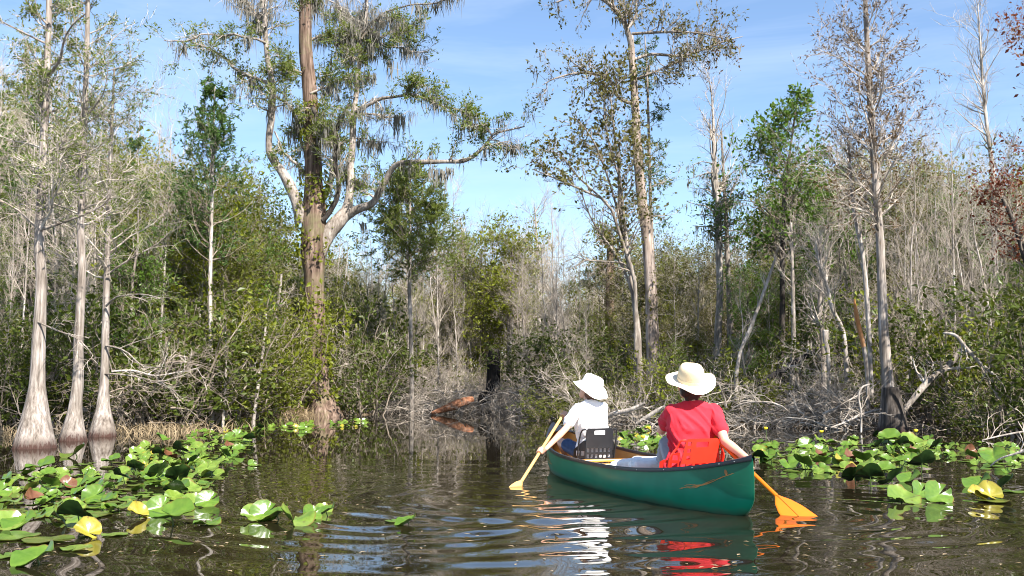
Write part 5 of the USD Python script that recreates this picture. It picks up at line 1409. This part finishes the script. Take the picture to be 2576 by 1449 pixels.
# faint pink print on the back of the white shirt: small patches laid on the cloth
v, f = shirt_w
t3 = v[f].mean(1)
for k, (u, vv, r) in enumerate(((1500, 1050, 0.016), (1521, 1052, 0.02), (1510, 1058, 0.012))):
    c = at(u, vv, 9.85)
    ray = unit(c - EYE)
    q = t3 - EYE
    dist = np.linalg.norm(q - (q @ ray)[:, None] * ray, axis=1)
    nn = unit(np.cross(v[f][:, 1] - v[f][:, 0], v[f][:, 2] - v[f][:, 0]))
    sel = (dist < r) & (nn @ ray < -0.1)
    if sel.any():
        part('print', (v[f[sel]].reshape(-1, 3) + np.repeat(nn[sel], 3, 0) * 0.0015, np.arange(sel.sum() * 3).reshape(-1, 3)), 'print_pink', p_white, kind='stuff')


def paddle(label, G, B, face, wmat, bmat, rib, bw=0.20, bl=0.50, under=0.25, rs=0.0145):
    ax = unit(B - G)
    L = np.linalg.norm(B - G) + under
    th = thing('paddle', label, 'paddle', ((G + B) / 2))
    n = unit(face - ax * np.dot(face, ax))
    s = np.cross(ax, n)
    end = L - bl
    part('shaft', tubes(np.array([G, G + ax * end * 0.5, G + ax * (end + 0.03)])[None], np.full((1, 3), rs), 12), wmat, th, smooth=True)
    part('grip', geom(bone((G + s * 0.035, 0.014), (G - s * 0.035, 0.014), (G + ax * 0.05, 0.0145))), wmat, th, smooth=True)
    q = np.linspace(0, 1, 22)
    w = np.interp(q, [0, 0.06, 0.18, 0.35, 0.6, 0.85, 0.95, 1.0], np.array([0.07, 0.16, 0.52, 0.80, 1.0, 1.0, 0.86, 0.45]) * bw)
    x = np.linspace(-1, 1, 13)
    c = G + ax * (end + q * bl)[:, None]
    thick = (0.0085 * (1 - 0.75 * x ** 2))[None] * (1 - 0.6 * q)[:, None] + 0.0018
    mid = c[:, None] + s * (w[:, None] * 0.5 * x[None])[..., None]
    top, bot = mid + n * thick[..., None], mid - n * thick[..., None]
    ring = np.concatenate([top, bot[:, ::-1], top[:, :1]], 1)
    part('blade', sheet(ring), bmat, th, smooth=50)
    if rib:
        rq = np.linspace(0, 0.8, 12)
        part('rib', tubes((G + ax * (end - 0.02 + rq * bl)[:, None] + n * 0.0075)[None], (0.0085 * (1 - 0.75 * rq / 0.8))[None], 8), rib, th, smooth=True)
    return th


paddle('pale wooden paddle dipping into the water left of the canoe, held by the white-shirted paddler', GA, BA, A3(0.55, -0.75, 0.25), 'paddle_pale_wood', 'paddle_pale_wood', None, bw=0.165, bl=0.50, under=0.40)
paddle('bright orange paddle with a dark rib entering the water right of the stern', GB, BB, A3(0.20, -0.85, 0.55), 'paddle_orange', 'paddle_orange', 'paddle_rib', bw=0.25, bl=0.52, under=0.26, rs=0.016)

# white towel bundle amidships
rng = np.random.default_rng(5)
c = cw(0.0, -0.52, 0.20)
bt = m3.Manifold.batch_boolean([bone(*[(cw(r - 0.04, f, z + 0.055), q) for r, f, z, q in g]) for g in (((-0.20, -0.78, 0.17, 0.055), (0.16, -0.72, 0.16, 0.06), (-0.05, -0.40, 0.18, 0.05)), ((-0.18, -0.42, 0.16, 0.055), (0.16, -0.36, 0.16, 0.06), (0.0, -0.72, 0.20, 0.04)), ((-0.2, -0.30, 0.14, 0.05), (0.05, -0.30, 0.15, 0.05)))], m3.OpType.Add).refine_to_length(0.02)
t = trimesh.Trimesh(*geom(bt), process=True)
trimesh.smoothing.filter_taubin(t, iterations=10)
tv = t.vertices + t.vertex_normals * (0.030 * (meshkit.fbm(t.vertices * 9, 4, 3) - 0.5))[:, None]
tw = part('towel', (np.array(tv), np.array(t.faces)), 'cloth_white', smooth=True, label='crumpled white towel lying in the canoe between the two paddlers', cat='towel')

# ---------------------------------------------------------------- lily pads
def padmat(name, cols, rough=0.28):
    n = len(cols)
    mat(name, {'tc': ('texture_coordinate', {}), 'n': ('noise_texture', {'scale': 7.0, 'detail': 5.0, 'roughness': 0.6}), 'r': ('rgb_ramp', {'ramp': [((i + 0.5) / n * 0.6 + 0.2, c) for i, c in enumerate(cols)]}),
               'at': ('attribute', {'attribute': 'vein'}), 'vx': ('mix', {'mix_type': 'mix', 'color2': tuple(np.array(cols[-1]) * 1.25)}), 'vm': ('math', {'math_type': 'multiply', 'value2': 0.6}),
               'n2': ('noise_texture', {'scale': 30.0, 'detail': 2.0}), 'b': ('bump', {'strength': 0.12, 'distance': 0.01}),
               'sp': ('noise_texture', {'scale': 22.0, 'detail': 3.0}), 'sr': ('rgb_ramp', {'ramp': [(0.66, (0, 0, 0)), (0.72, (0.7, 0.7, 0.7))]}), 'sx': ('mix', {'color2': (0.09, 0.05, 0.015)}), 'ra': ('attribute', {'attribute': 'rim'}), 'rn': ('math', {'math_type': 'multiply_add', 'value2': 0.5}), 'rr': ('map_range', {'from_min': 1.20, 'from_max': 1.27, 'to_min': 0.0, 'to_max': 0.8, 'clamp': True}), 'rx': ('mix', {'color2': (0.16, 0.085, 0.022)}),
               'p': ('principled_bsdf', {'roughness': rough, 'specular_ior_level': 0.6}), 'l': ('translucent_bsdf', {}), 'mx': ('mix_closure', {'fac': 0.25})},
        [('tc.object', 'n.vector'), ('n.fac', 'r.fac'), ('r.color', 'vx.color1'), ('at.fac', 'vm.value1'), ('vm.value', 'vx.fac'), ('tc.object', 'sp.vector'), ('sp.fac', 'sr.fac'), ('sr.color', 'sx.fac'), ('vx.color', 'sx.color1'), ('ra.fac', 'rn.value3'), ('n.fac', 'rn.value1'), ('rn.value', 'rr.value'), ('rr.result', 'rx.fac'), ('sx.color', 'rx.color1'), ('rx.color', 'p.base_color'),
         ('tc.object', 'n2.vector'), ('n2.fac', 'b.height'), ('b.normal', 'p.normal'), ('r.color', 'l.color'), ('p.BSDF', 'mx.closure1'), ('l.BSDF', 'mx.closure2')], surface='mx.closure')


padmat('pad_green', [(0.055, 0.12, 0.014), (0.095, 0.175, 0.02), (0.14, 0.22, 0.03)])
padmat('pad_light', [(0.085, 0.155, 0.02), (0.14, 0.215, 0.03), (0.20, 0.27, 0.05)])
padmat('pad_olive', [(0.06, 0.095, 0.014), (0.10, 0.14, 0.018), (0.15, 0.17, 0.03)], 0.3)
padmat('pad_yellow', [(0.16, 0.17, 0.02), (0.30, 0.26, 0.025), (0.40, 0.33, 0.05)], 0.35)
padmat('pad_brown', [(0.10, 0.035, 0.018), (0.15, 0.06, 0.03), (0.19, 0.10, 0.04)], 0.4)
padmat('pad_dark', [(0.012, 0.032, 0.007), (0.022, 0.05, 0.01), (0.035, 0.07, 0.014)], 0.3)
plain('pad_stem', (0.07, 0.11, 0.025), rough=0.5)
plain('lily_yellow', (0.75, 0.55, 0.02), rough=0.45)


def pad_mesh(rng, R=0.14, fold=0.2, cup=0.1, wave=0.012, n=28, rings=6):
    """A heart-shaped blade with a cleft at the back, folded along its midrib (x axis), thin but solid."""
    gap = rng.uniform(0.10, 0.22)
    th = np.linspace(-PI + gap, PI - gap, n)
    rad = R * (1.0 + 0.13 * np.cos(th) - 0.04 * np.cos(2 * th)) * (1 - 0.35 * np.exp(-((PI - np.abs(th)) / 0.16) ** 2) * 0)
    q = np.linspace(0, 1, rings)[:, None]
    x, y = q * rad * np.cos(th), q * rad * 0.88 * np.sin(th)
    ph = rng.uniform(0, 6, 3)
    ph2 = rng.uniform(0, 6, 2)
    curl = (0.13 * R * np.maximum(q - 0.55, 0) ** 2 / 0.2) * np.clip(0.35 + np.sin(2 * th + ph2[0]) * 0.7 + 0.3 * np.sin(3 * th + ph2[1]), 0, 1.2) * min(1.0, 4 * (wave - 0.0035) / 0.0065 * 0.35)
    z = curl + fold * np.abs(y) + cup * (x ** 2 + y ** 2) / R + wave * q ** 2 * (np.sin(3 * th + ph[0]) + 0.6 * np.sin(5 * th + ph[1]) + 0.4 * np.sin(9 * th + ph[2]))
    V = np.stack([x, y, z + 0 * x], -1)
    vein = np.exp(-((np.abs(np.sin(th * 5.5)) / 0.25) ** 2))[None] * (q > 0.05) * 0.5 + np.exp(-(np.abs(y) / 0.006) ** 2) * (x > -0.01)
    v, f = sheet(V)
    v2 = v - [0, 0, 0.0035]
    return np.vstack([v, v2]), np.vstack([f, f[:, ::-1] + len(v)]), np.r_[vein.ravel(), vein.ravel()], np.tile((q + 0 * x).ravel(), 2)


def pad_kind(name, seed, material, R, fold, cup, tilt, roll, lift, wave=0.013):
    """tilt: the blade leans back so that its face looks along -y; lift: height of the leaf's middle over the water."""
    rng = np.random.default_rng(seed)
    v, f, vein, rim = pad_mesh(rng, R, fold, cup * 0.5, wave)
    yaw = rng.uniform(0, 2 * PI)
    Rz = trimesh.transformations.rotation_matrix(yaw, [0, 0, 1])[:3, :3]
    Rx = trimesh.transformations.rotation_matrix(tilt, [1, 0, 0])[:3, :3]
    Ry = trimesh.transformations.rotation_matrix(roll, [0, 1, 0])[:3, :3]
    w = v @ Rz.T @ Ry.T @ Rx.T
    foot = w[:, 2].min()
    h = lift if lift is not None else max(-foot - 0.012, 0.006)
    w = w + [0, 0, h]
    k = kind_of(name)
    m = usdkit.mesh(stage, f'{k}/blade', (w, f), M[material], smooth=True)
    UsdGeom.PrimvarsAPI(m).CreatePrimvar('vein', Sdf.ValueTypeNames.FloatArray, 'vertex').Set(Vt.FloatArray.FromNumpy(vein.astype(np.float32)))
    UsdGeom.PrimvarsAPI(m).CreatePrimvar('rim', Sdf.ValueTypeNames.FloatArray, 'vertex').Set(Vt.FloatArray.FromNumpy(rim.astype(np.float32)))
    c = np.array([0, 0, h])
    P, Rr = smooth_path([c, c + [0.01, 0.015, -h * 0.5 - 0.03], [0.02, 0.05, -0.14]], [0.0045, 0.005, 0.006], 8)
    usdkit.mesh(stage, f'{k}/stem', tubes(P, Rr, 7), M['pad_stem'], smooth=True)
    return k


d2 = math.radians
PK = {
    'flat': [pad_kind('pad_flat', 1, 'pad_green', 0.125, 0.02, 0.02, 0, 0, 0.007, 0.004), pad_kind('pad_flat', 2, 'pad_light', 0.115, 0.03, 0.03, 0, 0, 0.007, 0.004), pad_kind('pad_flat', 3, 'pad_olive', 0.13, 0.02, 0.02, 0, 0, 0.007, 0.004), pad_kind('pad_flat', 4, 'pad_green', 0.12, 0.10, 0.05, 0.03, 0.02, 0.012, 0.010)],
    'up': [pad_kind('pad_up', 11, 'pad_light', 0.125, 0.25, 0.12, d2(26), d2(10), None), pad_kind('pad_up', 12, 'pad_green', 0.13, 0.35, 0.10, d2(20), d2(-18), None), pad_kind('pad_up', 13, 'pad_green', 0.12, 0.20, 0.2, d2(46), d2(15), None), pad_kind('pad_up', 14, 'pad_light', 0.12, 0.55, 0.05, d2(12), d2(25), None),
           pad_kind('pad_up', 15, 'pad_olive', 0.12, 0.3, 0.1, d2(14), d2(-30), None), pad_kind('pad_up', 16, 'pad_green', 0.135, 0.15, 0.25, d2(15), d2(-10), 0.06), pad_kind('pad_up', 17, 'pad_green', 0.125, 0.5, 0.1, d2(-14), d2(22), 0.07), pad_kind('pad_up', 18, 'pad_light', 0.12, 0.12, -0.25, d2(20), d2(-14), 0.08)],
    'yellow': [pad_kind('pad_yellow', 21, 'pad_yellow', 0.12, 0.4, 0.2, d2(35), d2(15), None), pad_kind('pad_yellow', 22, 'pad_yellow', 0.10, 0.15, 0.1, d2(10), d2(10), 0.02)],
    'brown': [pad_kind('pad_brown', 31, 'pad_brown', 0.11, 0.5, 0.15, d2(20), d2(30), 0.04), pad_kind('pad_brown', 32, 'pad_brown', 0.10, 0.7, 0.1, d2(50), d2(-20), None)],
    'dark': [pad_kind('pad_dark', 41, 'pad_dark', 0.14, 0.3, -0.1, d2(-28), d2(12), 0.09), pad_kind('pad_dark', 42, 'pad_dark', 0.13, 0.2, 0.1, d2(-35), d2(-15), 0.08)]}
LOOKS = {'flat': ('mid green floating', 'pale green floating', 'olive floating', 'slightly dished floating'), 'up': ('pale folded tilted', 'green V-folded tilted', 'steep upright', 'pale deeply creased', 'olive tilted', 'raised saucer-shaped', 'backward-leaning folded', 'pale domed'), 'yellow': ('yellow cupped', 'yellow flat'), 'brown': ('brown half-folded', 'brown rolled-up'), 'dark': ('dark overturned', 'dark backward-leaning')}
PADS = []
LOOK = {'flat': 'flat floating green lily pad', 'up': 'glossy tilted green lily pad', 'yellow': 'yellowing lily pad', 'brown': 'withered brown lily pad', 'dark': 'dark shaded lily pad'}
from shapely.geometry import Point
rng = np.random.default_rng(909)
done_at = []


def put_pad(kind, u, v, s, lab=None, i=None, rz=None, where=''):
    c = on_water(u, v)
    i = int(rng.integers(len(PK[kind]))) if i is None else i
    l = lab or ('broad ' if s > 1.25 else 'small ') + f'{LOOKS[kind][i]} lily pad {where}'
    s = s * (0.88 if lab else 0.60)
    q = copy_of(PK[kind][i], 'lily_pad', l, 'lily pad', (c[0], c[1], float(rng.uniform(0, 0.004))), rng.uniform(-0.9, 0.9) if rz is None else rz, (s, s * rng.uniform(0.85, 1.1), s), None if lab else f'lily pads {where}')
    done_at.append((c[0], c[1]))
    if not lab:
        PADS.append((l, u, q))


SINGLES = [('up', 640, 1308, 1.0, 0, 0.2, 'broad upright lily pad, leftmost of the row of six in front of the open water'), ('up', 668, 1306, 0.95, 2, -0.1, 'rounded upright lily pad second from the left in the row of six'), ('up', 696, 1308, 1.0, 1, -0.4, 'tall folded lily pad third from the left in the row of six'),
           ('up', 738, 1318, 1.2, 3, 0.2, 'wide crinkled lily pad fourth in the row of six, white with sky glare'), ('up', 785, 1306, 0.75, 2, 0.5, 'small upright lily pad fifth in the row of six'), ('up', 820, 1298, 0.8, 1, -0.3, 'curled lily pad at the right end of the row of six'), ('up', 812, 1288, 0.6, 0, 0.3, 'smallest lily pad standing behind the right end of the row of six'),
           ('up', 1026, 1322, 0.72, 1, -0.5, 'lone upright lily pad in the open water in the middle'), ('flat', 988, 1312, 0.55, 0, 0, 'tiny flat pad touching the lone upright lily pad in the middle'),
           ('yellow', 222, 1352, 0.8, 0, 0.2, 'bright yellow curled lily pad at lower left'), ('flat', 285, 1348, 0.8, 1, 0, 'flat pad just right of the bright yellow one'), ('up', 92, 1420, 1.0, 1, 0.1, 'lily pad with a white glare, nearest the camera at lower left'), ('flat', 190, 1383, 0.9, 1, 0.4, 'flat oval pad below the bright yellow one'),
           ('up', 430, 1322, 1.25, 5, 0.2, 'large lily pad held above the water on a dark bent stem'), ('yellow', 350, 1302, 0.75, 0, 0.7, 'olive yellow cupped pad left of the pad on the bent stem'), ('up', 405, 1290, 0.9, 2, 0, 'round pad standing behind the pad on the bent stem'), ('up', 375, 1290, 0.8, 0, 0.6, 'pale folded pad behind the olive yellow cupped one'),
           ('up', 482, 1270, 0.8, 0, 0.3, 'upright pad, left of the pair by the open water'), ('yellow', 512, 1262, 0.7, 1, 0, 'yellow round pad behind the pair by the open water'), ('up', 525, 1272, 0.85, 2, -0.2, 'upright pad, right of the pair by the open water'), ('flat', 520, 1320, 0.9, 3, 0.2, 'flat pad with a turned-up edge below the pair by the open water'),
           ('flat', 642, 1172, 0.7, 1, 0.2, 'small shiny pad alone near the leaning sapling reflection'), ('up', 635, 1170, 0.5, 2, 0.2, 'tiny upright pad alone near the leaning sapling reflection'),
           ('up', 10, 1330, 1.05, 0, 0.2, 'big pad with upturned white edges cut by the left edge'), ('up', 52, 1328, 0.95, 1, 0.5, 'big folded pad second from the left edge'), ('flat', 30, 1352, 1.5, 0, 0.2, 'very large flat pad at the left edge'), ('flat', 130, 1362, 1.3, 2, 0.2, 'large flat olive pad left of the bright yellow one'), ('flat', 8, 1400, 0.8, 0, 0, 'flat pad cut by the left edge near the bottom'), ('up', 165, 1320, 1.1, 3, 0.4, 'bright pad above the bright yellow one'), ('dark', 195, 1330, 1.0, 0, 0, 'brownish pad turned edge-on beside the bright yellow one'),
           ('up', 190, 1150, 1.6, 4, 0.0, 'tall narrow leaf standing in front of the middle swollen cypress'), ('up', 100, 1190, 1.3, 5, 0.0, 'raised leaf in front of the first swollen cypress'),
           ('up', 2268, 1264, 1.25, 0, 0.15, 'large round pad with strong white glare, left of the near pair at right'), ('up', 2362, 1262, 1.2, 2, -0.1, 'large round ribbed pad, right of the near pair at right'), ('up', 2318, 1250, 1.0, 2, 0.1, 'plain pad standing between the near pair at right'), ('up', 2290, 1212, 1.0, 1, -0.2, 'pad behind the near pair at right'), ('dark', 2190, 1225, 1.15, 0, 0.2, 'large dark pad in shade left of the near pair'), ('dark', 2150, 1222, 1.1, 1, -0.3, 'second large dark pad in shade left of the near pair'), ('dark', 2320, 1190, 1.3, 0, 0.5, 'dark folded pad above the near pair at right'), ('dark', 2245, 1230, 1.2, 1, 0.4, 'dark pad edge-on beside the near pair'),
           ('up', 2462, 1225, 1.1, 1, -0.4, 'upright green pad over the yellow pair at right'), ('yellow', 2462, 1258, 0.8, 0, 0.1, 'yellow pad, left of the yellow pair at right'), ('yellow', 2492, 1258, 1.0, 0, -0.4, 'orange-yellow torn pad, right of the yellow pair'), ('dark', 2520, 1248, 1.1, 1, 0.3, 'dark pad right of the yellow pair'), ('flat', 2545, 1238, 0.9, 0, 0, 'flat pad right of the yellow pair near the edge'), ('flat', 2505, 1262, 1.2, 2, 0.3, 'flat pad under the yellow pair'),
           ('up', 2295, 1120, 1.9, 0, 0.1, 'big pale raised leaf in front of the dark swollen trunk'), ('up', 2235, 1118, 1.8, 5, 0.1, 'big flat raised leaf left of the pale one in front of the dark trunk'), ('up', 2500, 1160, 1.5, 1, 0.2, 'broad raised pad near the right edge under the grey branch'), ('brown', 2060, 1150, 0.9, 0, 0.2, 'wine-red folded pad in the right-hand patch'), ('brown', 2140, 1195, 0.85, 1, 0.4, 'pinkish brown rolled pad in the right-hand patch'), ('brown', 2440, 1140, 0.9, 1, 0.4, 'reddish withered pad near the right edge'), ('brown', 575, 1130, 0.9, 0, 0.3, 'red-brown withered pad at the tip of the left patch'), ('brown', 82, 1268, 0.9, 0, 0.5, 'brown curled pad in the left patch')]
for kd, u, v, s, i, rz, lab in SINGLES:
    put_pad(kd, u, v, s, lab, i, rz)
PATCHES = [([(330, 1128), (480, 1105), (620, 1098), (640, 1125), (565, 1165), (540, 1208), (420, 1222), (330, 1190)], 70, (.46, .44, .02, .02, .06), (1.0, 1.7), 'in the thick left patch', 0.085),
           ([(0, 1200), (120, 1180), (300, 1150), (430, 1190), (540, 1215), (430, 1262), (250, 1300), (60, 1320), (0, 1300)], 64, (.66, .26, .01, .01, .06), (0.9, 1.5), 'in the near left patch', 0.09),
           ([(470, 1092), (700, 1072), (930, 1056), (925, 1074), (640, 1094), (480, 1104)], 44, (.40, .5, .05, 0, .05), (0.8, 1.4), 'along the left bank', 0.14),
           ([(1905, 1112), (2090, 1106), (2330, 1098), (2395, 1130), (2330, 1165), (2200, 1202), (2050, 1196), (1960, 1185), (1905, 1160)], 84, (.46, .42, .02, .03, .07), (1.0, 1.7), 'in the right-hand patch', 0.09),
           ([(2320, 1105), (2570, 1122), (2570, 1200), (2400, 1165)], 16, (.55, .35, 0, .05, .05), (0.9, 1.5), 'near the right edge', 0.16),
           ([(1545, 1088), (1690, 1072), (1690, 1135), (1570, 1128)], 22, (.35, .5, .1, 0, .05), (0.9, 1.5), 'between the two paddlers', 0.15)]
total = len(SINGLES)
for poly, n, pk, sc, where, sep in PATCHES:
    pg = Polygon(poly)
    x0, y0, x1, y1 = pg.bounds
    made = tries = 0
    while made < n and tries < n * 60:
        tries += 1
        u, v = rng.uniform(x0, x1), rng.uniform(y0, y1)
        if not pg.contains(Point(u, v)):
            continue
        c = on_water(u, v)
        if any((c[0] - a) ** 2 + (c[1] - b) ** 2 < sep * sep for a, b in done_at):
            continue
        kd = ('flat', 'up', 'yellow', 'brown', 'dark')[rng.choice(5, p=pk)]
        put_pad(kd, u, v, rng.uniform(*sc) * (0.8 if kd == 'yellow' else 1), where=where)
        made += 1
    total += made
for key in {k for k, *_ in PADS}:
    row = sorted((u, q) for k, u, q in PADS if k == key)
    for j, (u, q) in enumerate(row):
        if len(row) > 1:
            tag(stage.GetPrimAtPath(q), f'{key}, ' + (ORD[len(row)][j] if len(row) in ORD else f'{NUM[j + 1]} from the left'))
# the small leaves between them, too many to tell apart
fill = thing('small_lily_pads', 'many small lily pads filling the gaps of the patches', 'lily pads', (0, 0, 0), kind='stuff')
pin = UsdGeom.PointInstancer.Define(stage, fill + '/pads')
kinds = [PK['flat'][0], PK['flat'][1], PK['flat'][2], PK['up'][0], PK['up'][1], PK['up'][5], PK['up'][7]]
for j, k in enumerate(kinds):
    q = UsdGeom.Xform.Define(stage, f'{fill}/pads/kind_{j}')
    q.GetPrim().GetReferences().AddInternalReference(k)
    pin.CreatePrototypesRel().AddTarget(q.GetPath())
pos, idx, scl, ori = [], [], [], []
for poly, n, pk, sc, where, sep in PATCHES:
    pg = Polygon(poly)
    x0, y0, x1, y1 = pg.bounds
    for _ in range(int(n * 2.6)):
        u, v = rng.uniform(x0, x1), rng.uniform(y0, y1)
        c = on_water(u, v)
        if not pg.contains(Point(u, v)) or any((c[0] - a) ** 2 + (c[1] - b) ** 2 < 0.0036 for a, b in done_at):
            continue
        done_at.append((c[0], c[1]))
        a, s = rng.uniform(-1.2, 1.2), rng.uniform(0.35, 0.72)
        pos.append(Gf.Vec3f(c[0], c[1], 0.001)), idx.append(int(rng.integers(7))), scl.append(Gf.Vec3f(s, s, s)), ori.append(Gf.Quath(math.cos(a / 2), 0, 0, math.sin(a / 2)))
pin.CreateProtoIndicesAttr(idx)
pin.CreatePositionsAttr(pos)
pin.CreateScalesAttr(scl)
pin.CreateOrientationsAttr(ori)
for u, v, h, lab in ((1927, 1100, 0.13, 'yellow water lily bud standing right of the red shirt'), (2067, 1104, 0.10, 'yellow water lily bud above the right-hand patch'), (2305, 1102, 0.10, 'yellow water lily bud right of the dark trunk'), (1632, 1092, 0.1, 'yellow water lily bud between the two paddlers, upper one'), (1618, 1120, 0.1, 'yellow water lily bud between the two paddlers, lower one')):
    c = on_water(u, v)
    th = thing('water_lily_bud', lab, 'flower', c)
    part('stem', tubes(np.array([c + [0, 0, -0.12], c + [0.01, 0, h * 0.5], c + [0.0, 0.01, h]])[None], np.array([[0.006, 0.005, 0.005]]), 7), 'pad_stem', th, smooth=True)
    a = np.linspace(0, 2 * PI, 17)
    V = np.array([[(r * math.cos(x) * (1 + 0.12 * math.cos(5 * x)), r * math.sin(x) * (1 + 0.12 * math.cos(5 * x)), z) for x in a] for r, z in ((0.004, 0), (0.024, 0.008), (0.033, 0.024), (0.030, 0.042), (0.022, 0.046), (0.0, 0.034))])
    v_, f_ = sheet(V)
    part('flower', (v_ + c + [0, 0.01, h - 0.003], f_[:, ::-1]), 'lily_yellow', th, smooth=True)

# leaf scraps and duckweed specks adrift near the pads
r_ = np.random.default_rng(55)
C = np.array([on_water(r_.uniform(0, 2576), v) for v in r_.uniform(1085, 1440, 420)])
C = C[[ (1150 > 0) and not (abs(c[0] - CC[0]) < 1.2 and abs(c[1] - CC[1]) < 2.6) for c in C]]
az = r_.uniform(0, 2 * PI, len(C))
sz = r_.uniform(0.008, 0.028, len(C))[:, None]
ax = np.stack([np.cos(az), np.sin(az), 0 * az], -1)
ay = np.stack([-np.sin(az), np.cos(az), 0 * az], -1)
C[:, 2] = 0.006
V = np.stack([C - ax * sz, C + ay * sz * 0.4 + [0, 0, 0.002], C + ax * sz, C - ay * sz * 0.4 + [0, 0, 0.002]], 1).reshape(-1, 3)
b = np.arange(len(C))[:, None] * 4
fl = thing('floating_leaves', 'tiny fallen leaf scraps adrift on the dark water', 'leaf litter', (0, 0, 0), kind='stuff')
part('scraps', (V, np.vstack([b + [0, 1, 2], b + [0, 2, 3]])), 'grass_dry', fl)
